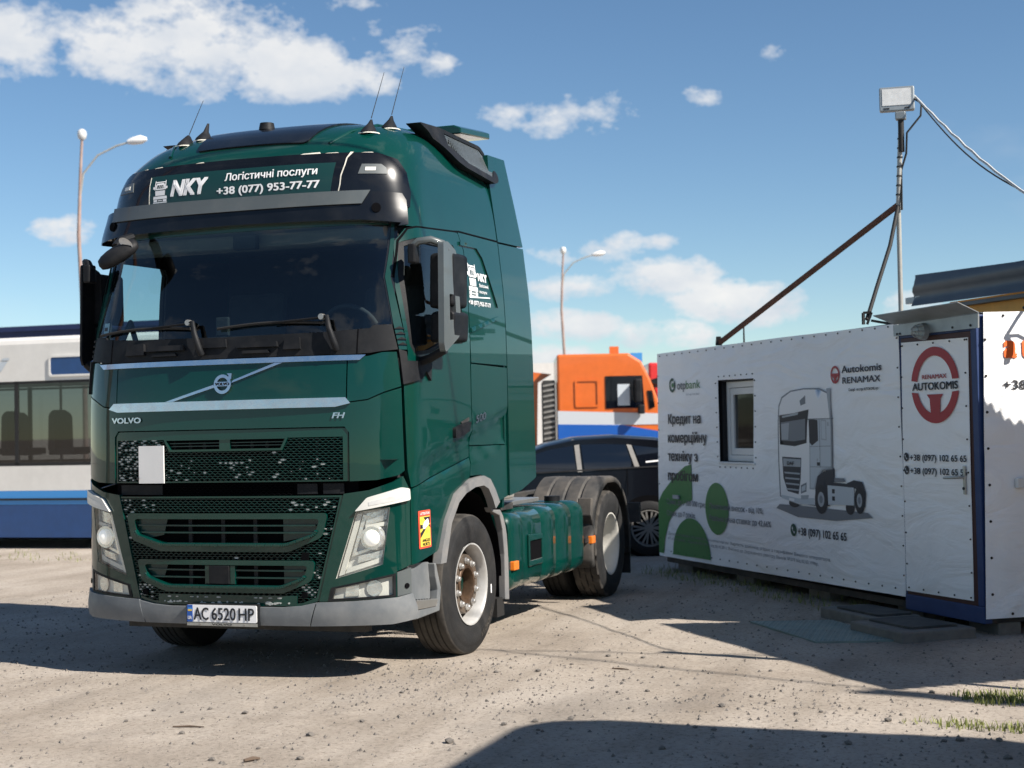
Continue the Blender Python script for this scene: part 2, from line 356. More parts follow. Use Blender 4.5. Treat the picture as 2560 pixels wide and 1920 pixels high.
def panel(name, outer, mp, mat, parent, holes=(), off=0., thick=.012, sp=.08, smooth=32, mb=None, bevel=0.):
    """sheet following the surface mp(a,b,off); outline and holes in (a,b)"""
    V, T = sheet2d(outer, holes, sp); m = mb or MB(); n = len(V)
    if thick <= 0:
        m.add([mp(a, b, off) for a, b in V], T)
    else:
        cnt = {}
        for t in T:
            for i in range(3):
                e = (t[i], t[(i+1) % 3]); cnt[e] = 1
        bd = [e for e in cnt if (e[1], e[0]) not in cnt]
        m.add([mp(a, b, off) for a, b in V]+[mp(a, b, off-thick) for a, b in V],
              T+[tuple(n+i for i in reversed(t)) for t in T]+[(a, n+a, n+b, b) for a, b in bd])
    return m.build(name, mat, parent, smooth=smooth, recalc=False, bevel=bevel) if mb is None else m

# text as flat mesh fitted to a box; mp(a,b,off)
def text_mesh(body, bold=0., shear=0., res=3, spacing=1.0):
    cu = bpy.data.curves.new('t', 'FONT'); cu.body = body; cu.resolution_u = res; own = 'н' in body; cu.fill_mode = 'NONE' if own else 'FRONT'; cu.offset = bold; cu.shear = shear; cu.space_character = spacing
    ob = bpy.data.objects.new('t', cu); COL.objects.link(ob)
    dg = bpy.context.evaluated_depsgraph_get(); me = ob.evaluated_get(dg).to_mesh()
    V = [(v.co.x, v.co.y) for v in me.vertices]; F = [tuple(p.vertices) for p in me.polygons]
    if own:
        # glyphs with overlapping contours: fill the outlines by winding number
        E = [tuple(e.vertices) for e in me.edges]; nb = {}
        for a, b in E: nb.setdefault(a, []).append(b); nb.setdefault(b, []).append(a)
        seen = set(); loops = []
        for v0 in range(len(V)):
            if v0 in seen or v0 not in nb: continue
            lp = [v0]; seen.add(v0)
            first = [b for b in nb[v0] if b == v0+1] or nb[v0]; c = first[0]
            while c not in seen: lp.append(c); seen.add(c); c = next((b for b in nb[c] if b not in seen), v0)
            loops.append(([V[i] for i in lp], min(V[i][0] for i in lp), max(V[i][0] for i in lp)))
        r = delaunay_2d_cdt([Vector(p) for p in V], E, [], 0, 1e-7); V = [tuple(p) for p in r[0]]; F = []
        for t in r[2]:
            x = sum(V[i][0] for i in t)/3; y = sum(V[i][1] for i in t)/3; wn = 0
            for P, lo, hi in loops:
                if not lo <= x <= hi: continue
                for (x1, y1), (x2, y2) in zip(P, P[1:]+P[:1]):
                    s_ = (x2-x1)*(y-y1)-(x-x1)*(y2-y1)
                    if y1 <= y < y2 and s_ > 0: wn += 1
                    elif y2 <= y < y1 and s_ < 0: wn -= 1
            if wn: F.append(tuple(t))
    ob.evaluated_get(dg).to_mesh_clear(); bpy.data.objects.remove(ob); bpy.data.curves.remove(cu)
    return V, F
def lettering(body, x0, x1, y0, y1, mp, mat, parent, off=.004, bold=.0, shear=0., name='lettering', slope=(0, 0), spacing=1., capfit=True):
    """fits the words into x0..x1 with the cap height y0..y1 (descenders fall below)"""
    V, F = text_mesh(body, 0., shear, spacing=spacing)
    if not V: return None
    xs = [p[0] for p in V]; xa, xb = min(xs), max(xs); H = .69 if capfit else max(p[1] for p in V)
    sl = slope[0] if isinstance(slope, tuple) else slope
    # one mesh per word; fine print stays one piece
    order = sorted(range(len(F)), key=lambda i: min(V[j][0] for j in F[i])); words = []; cur = -1e9
    for i in order:
        lo = min(V[j][0] for j in F[i]); hi = max(V[j][0] for j in F[i])
        if lo > cur+.17 and (y1-y0) >= .04 or not words: words.append([])
        words[-1].append(F[i]); cur = max(cur, hi)
    hb = bold*(y1-y0); o = None
    for FW in words:
      use = sorted({j for f in FW for j in f}); rk = {j: n for n, j in enumerate(use)}; FW = [tuple(rk[j] for j in f) for f in FW]; m = MB()
      for k, dx, dy in (((0, 0, 0),) if bold <= 0 else ((0, 0, 0), (1, hb, hb*.5), (2, -hb, -hb*.5), (3, hb, -hb*.5), (4, -hb, hb*.5))):
        P = []
        for x, y in [V[j] for j in use]:
            a = x0+hb+(x-xa)/(xb-xa)*(x1-x0-2*hb)+dx; b = y0+y/H*(y1-y0)+sl*(a-x0)+dy; P.append(mp(a, b, off+k*.0003))
        m.add(P, FW)
      o = m.build(name, mat, parent, recalc=False)
      if (y1-y0) < .04 and ' ' in body: o['kind'] = 'stuff'
    return o

# ------------------------------------------------------------------ the cab's skin as a surface wrap(a, z, off)
def pchip(xs, ys):
    xs = np.array(xs, float); ys = np.array(ys, float); h = np.diff(xs); d = np.diff(ys)/h; m = np.zeros(len(xs))
    m[0], m[-1] = d[0], d[-1]
    for i in range(1, len(xs)-1):
        if d[i-1]*d[i] > 0:
            w1, w2 = 2*h[i]+h[i-1], h[i]+2*h[i-1]; m[i] = (w1+w2)/(w1/d[i-1]+w2/d[i])
    def f(x):
        x = min(max(x, xs[0]), xs[-1]); i = min(int(np.searchsorted(xs, x, 'right'))-1, len(xs)-2); i = max(i, 0)
        t = (x-xs[i])/h[i]; return float((2*t**3-3*t*t+1)*ys[i]+(t**3-2*t*t+t)*h[i]*m[i]+(-2*t**3+3*t*t)*ys[i+1]+(t**3-t*t)*h[i]*m[i+1])
    return f
ZS = [.25, .8, 1.3, 1.8, 2.1, 2.3, 2.6, 2.95, 3.1, 3.3, 3.45, 3.6, 3.7, 3.77, 3.81, 3.83]
fYF = pchip(ZS, [.02, .02, .02, .03, .055, .085, .155, .235, .235, .24, .285, .42, .58, .78, 1.05, 1.4])
fW = pchip(ZS, [1.243, 1.243, 1.243, 1.243, 1.243, 1.24, 1.228, 1.195, 1.18, 1.15, 1.12, 1.06, .98, .86, .68, .42])
fD = pchip(ZS, [.42, .42, .42, .42, .43, .44, .45, .45, .46, .5, .55, .6, .6, .6, .6, .6])
NE = 2.8; YE = 2.14
_th = np.linspace(0, PI/2, 4001); _X = 1.243*np.sin(_th)**(2/NE); _Y = .42*(1-np.clip(np.cos(_th), 0, 1)**(2/NE))
_arc = np.concatenate([[0], np.cumsum(np.hypot(np.diff(_X), np.diff(_Y)))]); A1 = float(_arc[-1]); AE = A1+YE-.44
def sstep(t): t = min(max(t, 0.), 1.); return t*t*(3-2*t)
def side_relief(y, z):
    r = 0.
    zc = 1.339+(y-.09)*.2; r -= .030*sstep((zc-z)/.055)
    zc2 = 1.215+(y-.21)*.163; r += .016*sstep((zc2-z)/.03)
    r *= sstep((y-.22)/.45)
    # pressed outline round the sleeper's blanked window
    return r
def wrap0(a, z):
    s = 1 if a >= 0 else -1; a = abs(a); yF, W, D = fYF(z), fW(z), fD(z)
    if a <= A1:
        th = float(np.interp(a, _arc, _th)); x = W*math.sin(th)**(2/NE); y = yF+D*(1-max(0, math.cos(th))**(2/NE))
    else:
        x = W; y = yF+D+(a-A1)*(YE-yF-D)/(AE-A1)
    if z < 1.95 and a > .75*A1:
        x += side_relief(y, z)*sstep((a-.75*A1)/(.2*A1))
    return Vector((s*x, y, z))
def wrap(a, z, off=0.):
    p = wrap0(a, z)
    if off == 0: return p
    e = .004; ta = wrap0(a+e, z)-wrap0(a-e, z); tz = wrap0(a, z+e)-wrap0(a, z-e); n = ta.cross(tz)
    if n.length < 1e-12: return p
    return p+n.normalized()*off
def F(x, z):
    """front point given by its x"""
    W = fW(z); q = min(abs(x)/W, 1.); th = math.asin(q**(NE/2)); return (math.copysign(float(np.interp(th, _th, _arc)), x), z)
def Sd(y, z, s=1):
    """side point given by its y"""
    yS = fYF(z)+fD(z)
    if y >= yS: return (s*(A1+(y-yS)/(YE-yS)*(AE-A1)), z)
    c = 1-(y-fYF(z))/fD(z); th = math.acos(min(1, max(0, c))**(NE/2)); return (s*float(np.interp(th, _th, _arc)), z)
def FF(*pts): return [F(x, z) for x, z in pts]
def mirror(P): return [(-a, b) for a, b in reversed(P)]
def SS(pts, s=1): P = [Sd(y, z, 1) for y, z in pts]; return P if s > 0 else mirror(P)

T = empty('tractor_unit', (0, 0, 0), 0, 'dark green two-axle truck tractor with tall sleeper cab parked in the yard', 'truck')
GP = 'green_paint'

# --- front: flap, corner panels, panel with the upper grille
panel('hood_flap', FF((-.865, 1.80), (.865, 1.80), (.865, 2.085), (-.865, 2.085)), wrap, GP, T, off=.004, thick=.03)
for s in (1, -1):
    P = FF((.873, 1.80), (1.0, 1.815))+[Sd(.18, 1.86), Sd(.255, 1.895), Sd(.255, 2.12), Sd(.2, 2.118)]+FF((1.0, 2.095), (.873, 2.085))
    panel('corner_panel', P if s > 0 else mirror(P), wrap, GP, T, off=.004, thick=.03)
P = FF((-.9, 1.285), (-.9, 1.60), (-.875, 1.645), (.86, 1.645), (.885, 1.62), (.885, 1.285))
half = FF((.885, 1.285), (1.05, 1.29), (1.17, 1.318))+[Sd(.255, 1.345), Sd(.255, 1.885), Sd(.18, 1.852)]+FF((1.0, 1.807), (.873, 1.792))
outer = half+mirror(half)
hole = round_poly(FF((-.885, 1.2855), (.885, 1.2855), (.885, 1.64), (-.885, 1.64)), [0, 0, .04, .04])
panel('front_panel', FF((.885, 1.285), (1.05, 1.29), (1.17, 1.318))+[Sd(.255, 1.345), Sd(.255, 1.885), Sd(.18, 1.852)]+FF((1.0, 1.807), (.873, 1.792), (-.873, 1.792), (-1.0, 1.807))+[Sd(.18, 1.852, -1), Sd(.255, 1.885, -1), Sd(.255, 1.345, -1)]+FF((-1.17, 1.318), (-1.05, 1.29), (-.885, 1.285), (-.885, 1.60), (-.855, 1.64), (.855, 1.64), (.885, 1.60)),
      wrap, GP, T, off=.004, thick=.04)
# strips, scuttle
panel('chrome_strip', FF((-1.0, 2.068), (.948, 2.068), (.985, 2.102), (-1.045, 2.102)), wrap, 'chrome', T, off=.018, thick=.014)
panel('chrome_strip', FF((-.845, 1.768), (.80, 1.768), (.895, 1.79), (.865, 1.828), (-.88, 1.828), (-.925, 1.79)), wrap, 'chrome', T, off=.022, thick=.018)
P = FF((0, 2.108), (.9, 2.108), (1.0, 2.113))+[Sd(.2, 2.125), Sd(.26, 2.135), Sd(.26, 2.30), Sd(.2, 2.295)]+FF((1.0, 2.275), (.7, 2.258), (0, 2.25))
sc = panel('scuttle_panel', P+mirror(P), wrap, 'black_plastic', T, off=.012, thick=.04)
for x0, x1, z0, z1, d in ((-.78, -.62, 2.15, 2.225, .022), (-.60, -.30, 2.17, 2.205, .028), (-.56, -.36, 2.135, 2.155, .02), (.1, .40, 2.17, 2.205, .028), (.44, .56, 2.15, 2.225, .022), (.14, .34, 2.132, 2.152, .02), (-.18, .02, 2.18, 2.235, .018)):
    panel('scuttle_rib', FF((x0, z0), (x1, z0), (x1-.01, z1), (x0+.01, z1)), wrap, 'black_plastic', sc, off=.012+d, thick=d+.004)
for x in (.93, -.93):
    panel('scuttle_seam', FF((x-.004, 2.11), (x+.004, 2.11), (x+.004, 2.27), (x-.004, 2.27)), wrap, 'dark_inside', sc, off=.0135, thick=.004)
# vents beside the scuttle
for s in (1, -1):
    for k in range(4):
        P = SS([(.262, 2.165+.035*k), (.315, 2.165+.035*k), (.29, 2.182+.035*k)], s)
        panel('vent_fin', P, wrap, 'black_plastic', T, off=.014, thick=.02)
# emblem and diagonal bar
def flat_front(x, z, o): return wrap(*F(x, z), o)
bars = MB(); panel('', [F(-.445, 1.830), F(-.385, 1.830), F(-.06, 1.918), F(-.075, 1.934)], wrap, '', None, off=.014, thick=.012, mb=bars)
panel('', [F(.06, 1.943), F(.075, 1.962), F(.375, 2.066), F(.432, 2.066)], wrap, '', None, off=.014, thick=.012, mb=bars)
bars.build('diagonal_bar', 'chrome', T, recalc=True)
em = MB(); ring = [(x*1.0, z) for x, z in ellipse(0, 1.936, .064, .064, 40)]
panel('', [F(x, z) for x, z in ring], wrap, '', None, holes=[[F(x, z) for x, z in ellipse(0, 1.936, .043, .043, 32)]], off=.024, thick=.02, sp=.02, mb=em)
panel('', FF((-.058, 1.922), (.058, 1.922), (.058, 1.951), (-.058, 1.951)), wrap, '', None, off=.027, thick=.02, mb=em)
panel('', FF((.034, 1.968), (.05, 1.955), (.066, 1.972), (.068, 2.006), (.032, 2.006), (.047, 1.99)), wrap, '', None, off=.025, thick=.02, mb=em)
emb = em.build('emblem', 'chrome', T, recalc=True)
lettering('VOLVO', -.053, .053, 1.9275, 1.9455, flat_front, 'print_black', emb, off=.030, bold=.05)
lettering('VOLVO', -.905, -.645, 1.694, 1.730, flat_front, 'chrome', T, off=.012, bold=.07)
lettering('FH', .775, .862, 1.695, 1.731, flat_front, 'chrome', T, off=.012, bold=.05, shear=.25)

# --- honeycomb grilles
def honeycomb(polys_in, polys_out, px, pz, off, bar, chips, zr, xr):
    """elongated hexagon net inside an outline given in front x,z"""
    m = MB(); c = MB(); hh = pz*.36; hw = px*.33
    nz = int((zr[1]-zr[0])/(pz))+2; nx = int((xr[1]-xr[0])/px)+2
    def ok(x, z): return any(in_poly(x, z, P) for P in polys_in) and not any(in_poly(x, z, P) for P in polys_out)
    def seg(a, b):
        if not (ok(*a) and ok(*b)): return
        p = wrap(*F(*a), off); q = wrap(*F(*b), off); m.bar(p, q, .018, bar, (0, 0, 1)) if abs(a[1]-b[1]) < 1e-4 else m.bar(p, q, bar, .016, (0, -1, .0))
    for j in range(nz):
        for i in range(nx):
            x = xr[0]+i*px+(px/2 if j % 2 else 0); z = zr[0]+j*pz
            h6 = [(x-px*.5, z), (x-px*.27, z+pz*.5), (x+px*.27, z+pz*.5), (x+px*.5, z), (x+px*.27, z-pz*.5), (x-px*.27, z-pz*.5)]
            seg(h6[0], h6[1]); seg(h6[1], h6[2]); seg(h6[2], h6[3])
            if ok(x, z) and random.random() < chips(x, z):
                k = random.uniform(.3, 1.0); ex = random.uniform(.7, 1.5); P = [(x+(a-x)*k*ex*random.uniform(.7, 1.1), z+(b-z)*k*random.uniform(.6, 1.1)) for a, b in h6]
                c.prism(P, lambda a, b, d: wrap(*F(a, b), off+d), -.002, .006)
    return m, c
UG = panel('upper_grille', round_poly(FF((-.878, 1.287), (.878, 1.287), (.878, 1.633), (-.878, 1.633)), [0, 0, .04, .04]), wrap, GP, T,
           holes=[FF((-.865, 1.295), (.842, 1.295), (.842, 1.575), (-.865, 1.575))], off=-.004, thick=.02)
slot = FF((-.45, 1.572), (-.41, 1.505), (.42, 1.505), (.455, 1.572))
m, c = honeycomb([[(-.866, 1.294), (.843, 1.294), (.843, 1.576), (-.866, 1.576)]], [[(-.46, 1.60), (-.42, 1.497), (.43, 1.497), (.465, 1.60)]], .040, .0158, -.012, .0035,
                 lambda x, z: (.5 if x < -.68 else .0)+(.09 if z < 1.44 and x > -.45 else .01)*(2.2 if 0 < x < .3 or x < -.2 else .8)+(.25 if -.68 < x < -.5 and z > 1.53 else 0), (1.29, 1.58), (-.87, .85))
tag(m.build('mesh_net', 'green_mesh', UG, recalc=False), kind='stuff'); tag(c.build('paint_chips', 'paint_chip', UG, recalc=False), kind='stuff')
fr = MB(); P0 = [(-.465, 1.578), (-.42, 1.494), (.43, 1.494), (.47, 1.578)]; P1 = [(-.445, 1.570), (-.408, 1.508), (.418, 1.508), (.45, 1.570)]
panel('intake_frame', [F(x, z) for x, z in P0], wrap, GP, UG, holes=[FF(*P1)], off=.004, thick=.03, sp=.05)
for z in (1.55, 1.53): panel('intake_slat', FF((-.43, z-.003), (.44, z-.003), (.44, z+.003), (-.43, z+.003)), wrap, 'green_mesh', UG, off=-.012, thick=.012)
panel('intake_divider', FF((-.035, 1.508), (.045, 1.508), (.045, 1.57), (-.035, 1.57)), wrap, GP, UG, off=-.002, thick=.02)
bp = panel('blank_plate', FF((-.655, 1.285), (-.457, 1.285), (-.459, 1.537), (-.655, 1.537)), lambda a, z, o: Vector((wrap(a, z)[0], wrap(*F(-.56, 1.4))[1]-.02-o+(wrap(a, z)[0]+.56)*-.03, z)), 'white_paint', T, off=.0, thick=.012)
panel('plate_clip', FF((-.655, 1.31), (-.648, 1.31), (-.648, 1.325), (-.655, 1.325)), wrap, 'black_plastic', bp, off=.05, thick=.02)
# radiator blackness behind both grilles and the slot between them
panel('radiator_panel', FF((-.93, .40), (.93, .40), (.93, 1.65), (-.93, 1.65)), wrap, 'dark_inside', T, off=-.055, thick=.02)
m, c = honeycomb([[(-.5, 1.20), (.5, 1.20), (.5, 1.28), (-.5, 1.28)]], [], .040, .0158, -.035, .003, lambda x, z: .0, (1.2, 1.28), (-.5, .5))
tag(m.build('mesh_net', 'dark_inside', T, recalc=False), kind='stuff')
for x0, x1 in ((-.86, -.5), (.52, .66), (.7, .84)):
    panel('bracket', FF((x0, 1.205), (x1, 1.205), (x1, 1.272), (x0, 1.272)), wrap, 'black_plastic', T, off=-.03, thick=.02)

# --- lower front: grille insert, two air frames
LGo = [(-.872, 1.195), (-.84, 1.03), (-.715, .515), (-.55, .475), (.55, .478), (.67, .515), (.80, 1.03), (.84, 1.195)]
LGi = [(-.852, 1.183), (-.822, 1.03), (-.70, .535), (-.55, .497), (.55, .497), (.652, .535), (.782, 1.03), (.818, 1.183)]
LG = panel('lower_grille', FF(*LGo), wrap, GP, T, holes=[FF(*LGi)], off=.0, thick=.03)
f1o = [(-.775, 1.083), (.74, 1.083), (.70, .925), (.47, .83), (-.50, .83), (-.735, .905)]
f1i = [(-.71, 1.045), (.685, 1.045), (.655, .955), (.45, .888), (-.475, .888), (-.685, .95)]
f2o = [(-.69, .775), (.65, .775), (.625, .64), (.43, .562), (-.455, .562), (-.65, .63)]
f2i = [(-.63, .742), (.60, .742), (.575, .672), (.41, .612), (-.435, .612), (-.60, .668)]
chip2 = lambda x, z: (.45 if (abs(x) > .56 and z < .72) else 0)*(1 if z < .62 or x > .5 else .35)+(.14 if z > 1.1 and (x > .45 or x < -.55) else .012)+(.3 if x > .72 and z > .8 else 0)*.6+(.2 if x < -.74 else 0)
m, c = honeycomb([LGi], [f1o, f2o, [(-.5, .47), (.5, .47), (.5, .545), (-.5, .545)]], .040, .0158, -.012, .0035, chip2, (.49, 1.19), (-.86, .84))
tag(m.build('mesh_net', 'green_mesh', LG, recalc=False), kind='stuff'); tag(c.build('paint_chips', 'paint_chip', LG, recalc=False), kind='stuff')
panel('number_shelf', FF((-.52, .478), (.52, .478), (.52, .545), (-.52, .545)), wrap, GP, LG, off=.002, thick=.03)
cm = MB()
for k in range(46):
    x = random.uniform(-.5, .5); z = random.choice((.53, .497, .492, .50)); w = random.uniform(.004, .018); h = random.uniform(.002, .007)
    if random.random() < .3 and z < .52: w *= 1.6; h *= 1.5
    panel('', [F(a, b) for a, b in ellipse(x, z, w, h, 7)], wrap, '', None, off=.0045, thick=.002, mb=cm)
tag(cm.build('paint_chips', 'paint_chip', LG, recalc=False), kind='stuff')
def air_frame(o, i, zs, blk):
    fo = MB()
    # sloped surround: outer rim flush, inner rim set back, lip proud
    n = len(o); O = [F(x, z) for x, z in o]; I = [F(x, z) for x, z in i]
    Os = subdivide(round_poly(O, .03), .05); 
    fr_ = panel('air_frame', round_poly(O, .035), wrap, GP, LG, holes=[round_poly(I, .03)], off=.012, thick=.05, sp=.05, bevel=.008)
    bot = subdivide(round_poly(I, .03), .06); bot = [p for p in bot if p[1] < (min(z for _, z in i)+max(z for _, z in i))/2+.02]; bot.sort(key=lambda p: p[0])
    lp_ = MB()
    for p, q in zip(bot[:-1], bot[1:]):
        lp_.bar(wrap(p[0], p[1]-.012, .004), wrap(q[0], q[1]-.012, .004), .06, .020)
    lp_.build('air_lip', GP, fr_, bevel=.004)
    for k in range(len(zs)):
        z = zs[k]; xs = [p[0] for p in i]; panel('air_slat', FF((min(xs)+.03, z-.005), (max(xs)-.03, z-.005), (max(xs)-.03, z+.005), (min(xs)+.03, z+.005)), wrap, 'green_mesh', fr_, off=.002, thick=.03)
    zz = [p[1] for p in i]
    for x in (-.27, -.02, .22):
        panel('air_strut', FF((x-.014, min(zz)), (x+.014, min(zz)), (x+.014, max(zz)), (x-.014, max(zz))), wrap, 'black_plastic', fr_, off=-.012, thick=.02)
    for s, xa, xb in ((1, .42, .68), (-1, -.70, -.455)):
        panel('air_blank', [F(min(max(x, xa), xb), z) for x, z in i] if False else FF((xa, min(zz)+.01), (xb-.03, min(zz)+.05), (xb, max(zz)), (xa, max(zz))), wrap, 'green_mesh', fr_, off=-.02, thick=.01)
    return fr_
a1 = air_frame(f1o, f1i, (1.002, .955), None); a2 = air_frame(f2o, f2i, (.708, .66), None)
panel('radar_cover', FF((-.115, .618), (.035, .618), (.035, .738), (-.115, .738)), wrap, 'black_plastic', a2, off=.018, thick=.05, bevel=.004)
for x0, x1 in ((-.15, -.12), (.04, .075)): panel('radar_bracket', FF((x0, .618), (x1, .618), (x1, .738), (x0, .738)), wrap, GP, a2, off=.008, thick=.04)
for x, z in ((-.625, .555), (.575, .552)):
    m = MB(); p = wrap(*F(x, z), .0); m.cyl((p.x, p.y-.012, p.z), (p.x, p.y+.05, p.z), .021, seg=16); m.build('sensor_socket', 'dark_inside', LG, smooth=40)
panel('tow_cover', FF((.55, .775), (.60, .775), (.605, .825), (.56, .83)), wrap, 'dark_inside', LG, off=.0, thick=.02)

# --- headlamp surrounds (green), lamps, bumper
for s in (1, -1):
    def M2(P): return P if s > 0 else mirror(P)
    hl = FF((.785, .658), (1.075, .745))+[F(1.118, 1.08), F(1.122, 1.112)]+FF((.92, 1.085))
    drl = FF((.915, 1.09), (1.0, 1.105))+[Sd(.275, 1.155), Sd(.272, 1.228)]+FF((1.178, 1.238), (.99, 1.178))
    fog = FF((.735, .515), (1.145, .535), (1.145, .685), (.755, .60))
    o_ = FF((.672, .51), (.80, 1.03), (.845, 1.205), (1.0, 1.225), (1.14, 1.275))+[Sd(.245, 1.31), Sd(.285, 1.22), Sd(.285, .735)]+FF((1.15, .695), (1.15, .53), (.9, .516))
    lp = panel('lamp_panel', M2(o_), wrap, GP, T, holes=[M2(hl), M2(drl), M2(fog)], off=.006, thick=.03, sp=.06)
    # running light
    panel('running_light', M2(round_poly(drl, .012)), wrap, 'white_plastic', T, off=.03, thick=.04, sp=.04, bevel=.008)
    panel('light_bar', M2(FF((1.0, 1.125), (1.13, 1.15))+[Sd(.24, 1.17), Sd(.24, 1.195)]+FF((1.13, 1.185), (1.0, 1.15))), wrap, 'lamp_grey', T, off=.032, thick=.004, sp=.05)
    # headlamp: housing, reflector pieces, projector, cover glass
    H = panel('headlamp', M2(hl), wrap, 'lamp_grey', T, off=-.05, thick=.01, sp=.06)
    wall = MB(); hs = subdivide(M2(hl), .05); n = len(hs)
    wall.add([wrap(a, z, .004) for a, z in hs]+[wrap(a, z, -.05) for a, z in hs], [(i, (i+1) % n, n+(i+1) % n, n+i) for i in range(n)])
    wall.build('lamp_wall', 'lamp_grey', H)
    g1 = [(.80, .672), (.835, .683), (.958, 1.075), (.925, 1.072)]; g2 = [(.84, .687), (1.065, .757), (1.07, .79), (.855, .722)]
    g3 = [(.885, .80), (.905, .80), (.985, 1.06), (.962, 1.068)]; g4 = [(.885, .795), (1.0, .835), (1.005, .852), (.893, .82)]
    for g, mt, of in ((g1, 'white_plastic', -.015), (g2, 'white_plastic', -.02), (g3, 'lamp_silver', -.03), (g4, 'lamp_silver', -.03)):
        panel('lamp_trim', M2(FF(*g)), wrap, mt, H, off=of, thick=.03, sp=.05)
    panel('upper_reflector', M2(FF((.975, 1.0), (1.105, 1.03), (1.115, 1.10), (.985, 1.075))), wrap, 'lamp_silver', H, off=-.03, thick=.02, sp=.05)
    panel('lower_reflector', M2(FF((.92, .755), (1.075, .79), (1.08, .835), (.93, .80))), wrap, 'lamp_silver', H, off=-.025, thick=.02, sp=.05)
    panel('lamp_shade', M2(FF((.975, .975), (1.11, .995), (1.105, 1.02), (.975, 1.0))), wrap, 'white_plastic', H, off=-.02, thick=.04, sp=.05)
    c0 = wrap(*F(1.02*s, .915), -.04); nrm = (wrap(*F(1.02*s, .915), .1)-c0).normalized(); nrm = (nrm+Vector((-.25*s, -.5, 0))).normalized()
    m = MB(); m.cyl(c0, c0+nrm*.03, .088, .075, 28); m.build('projector_ring', 'lamp_silver', H, smooth=40)
    m = MB()
    def dome(m, c0, nrm, R, hgt, nr=6, ns=24):
        a = nrm.orthogonal().normalized(); b = nrm.cross(a); V = []; Fc = []
        for i in range(nr):
            t = PI/2*i/(nr); r = R*math.cos(t)
            for k in range(ns): V.append(c0+a*(r*math.cos(2*PI*k/ns))+b*(r*math.sin(2*PI*k/ns))+nrm*(hgt*math.sin(t)))
        V.append(c0+nrm*hgt)
        for i in range(nr-1):
            for k in range(ns): Fc.append((i*ns+k, i*ns+(k+1) % ns, (i+1)*ns+(k+1) % ns, (i+1)*ns+k))
        for k in range(ns): Fc.append(((nr-1)*ns+k, (nr-1)*ns+(k+1) % ns, nr*ns))
        m.add(V, Fc)
    dome(m, c0+nrm*.028, nrm, .055, .035); m.build('projector_lens', 'lamp_lit', H, smooth=60)
    panel('cover_glass', M2(hl), wrap, 'lamp_glass', H, off=.004, thick=0, sp=.05)
    G = panel('fog_lamp', M2(fog), wrap, 'white_plastic', T, off=-.016, thick=.01, sp=.06)
    panel('fog_rim', M2(fog), wrap, 'black_plastic', G, holes=[M2(FF((.762, .527), (1.13, .546), (1.13, .668), (.778, .592)))], off=.01, thick=.03, sp=.06)
    panel('fog_reflector', M2(FF((.84, .54), (.93, .545), (.93, .615), (.845, .60))), wrap, 'lamp_silver', G, off=-.010, thick=.006)
    m = MB(); p = wrap(*F(1.025*s, .592), -.014); nn = (wrap(*F(1.025*s, .592), .1)-p).normalized(); m.cyl(p, p+nn*.006, .045, .052, 24); m.build('fog_reflector', 'lamp_silver', G, smooth=40)
    panel('fog_glass', M2(FF((.762, .527), (1.13, .546), (1.13, .668), (.778, .592))), wrap, 'lamp_glass', G, off=.006, thick=0, sp=.05)
    panel('corner_blank', M2([F(1.152, .535), Sd(.285, .552), Sd(.285, .715), F(1.152, .69)]), wrap, 'grey_strip', T, off=.006, thick=.03)
    m = MB(); p = wrap(s*Sd(.255, .60)[0], .60, .0); q = wrap(s*Sd(.255, .60)[0], .60, .012); m.cyl(p, q, .017, seg=18); m.build('blank_hole', 'dark_inside', T)
    # bumper wing
    bw = [F(.662, .505), F(.9, .513), F(1.15, .53), Sd(.285, .55), Sd(.31, .45), Sd(.31, .385), F(1.12, .36), F(.618, .352)]
    panel('bumper_wing', M2(list(reversed(bw))), lambda a, z, o: wrap(a, z, o+.012*math.sin(max(0, min(1, (z-.35)/.18))*PI)), 'grey_plastic', T, off=.022, thick=.05, sp=.045, bevel=.01)
bm_ = [F(-.692, .505), F(-.61, .352), F(.61, .352), F(.655, .505), F(.55, .482), F(.42, .472), F(-.42, .468), F(-.55, .478)]
panel('bumper_centre', bm_, lambda a, z, o: wrap(a, z, o+.010*math.sin(max(0, min(1, (z-.35)/.16))*PI)), 'grey_plastic', T, off=.022, thick=.05, sp=.045, bevel=.01)
# number plate
PY = -.034
def plate_map(x, z, o): return Vector((x, PY-o, z))
fr_ = panel('plate_frame', round_poly([(-.268, .345), (.268, .345), (.268, .492), (-.268, .492)], .012), plate_map, 'black_plastic', T, off=-.002, thick=.03, sp=.2)
panel('plate_ledge', [(-.262, .347), (.262, .347), (.262, .368), (-.262, .368)], plate_map, 'aluminium', fr_, off=.004, thick=.008, sp=.2)
lettering('VOLVO', -.075, .075, .352, .363, plate_map, 'print_black', fr_, off=.006, bold=.08)
for x in (-.165, .165): panel('plate_screw', ellipse(x, .357, .009, .007, 10), plate_map, 'steel_rail', fr_, off=.007, thick=.004, sp=.2)
pl = panel('number_plate', round_poly([(-.26, .372), (.26, .372), (.26, .484), (-.26, .484)], .01), plate_map, 'plate_white', T, off=.006, thick=.006, sp=.2)
panel('plate_band', round_poly([(-.259, .373), (-.217, .373), (-.217, .483), (-.259, .483)], .004), plate_map, 'plate_blue', pl, off=.0075, thick=.002, sp=.2)
panel('plate_flag', [(-.252, .443), (-.223, .443), (-.223, .454), (-.252, .454)], plate_map, 'print_yellow', pl, off=.0085, thick=.001, sp=.2)
panel('plate_flag', [(-.252, .454), (-.223, .454), (-.223, .465), (-.252, .465)], plate_map, 'bus_light_blue', pl, off=.0085, thick=.001, sp=.2)
lettering('UA', -.252, -.222, .389, .411, plate_map, 'print_white', pl, off=.0085, bold=.03)
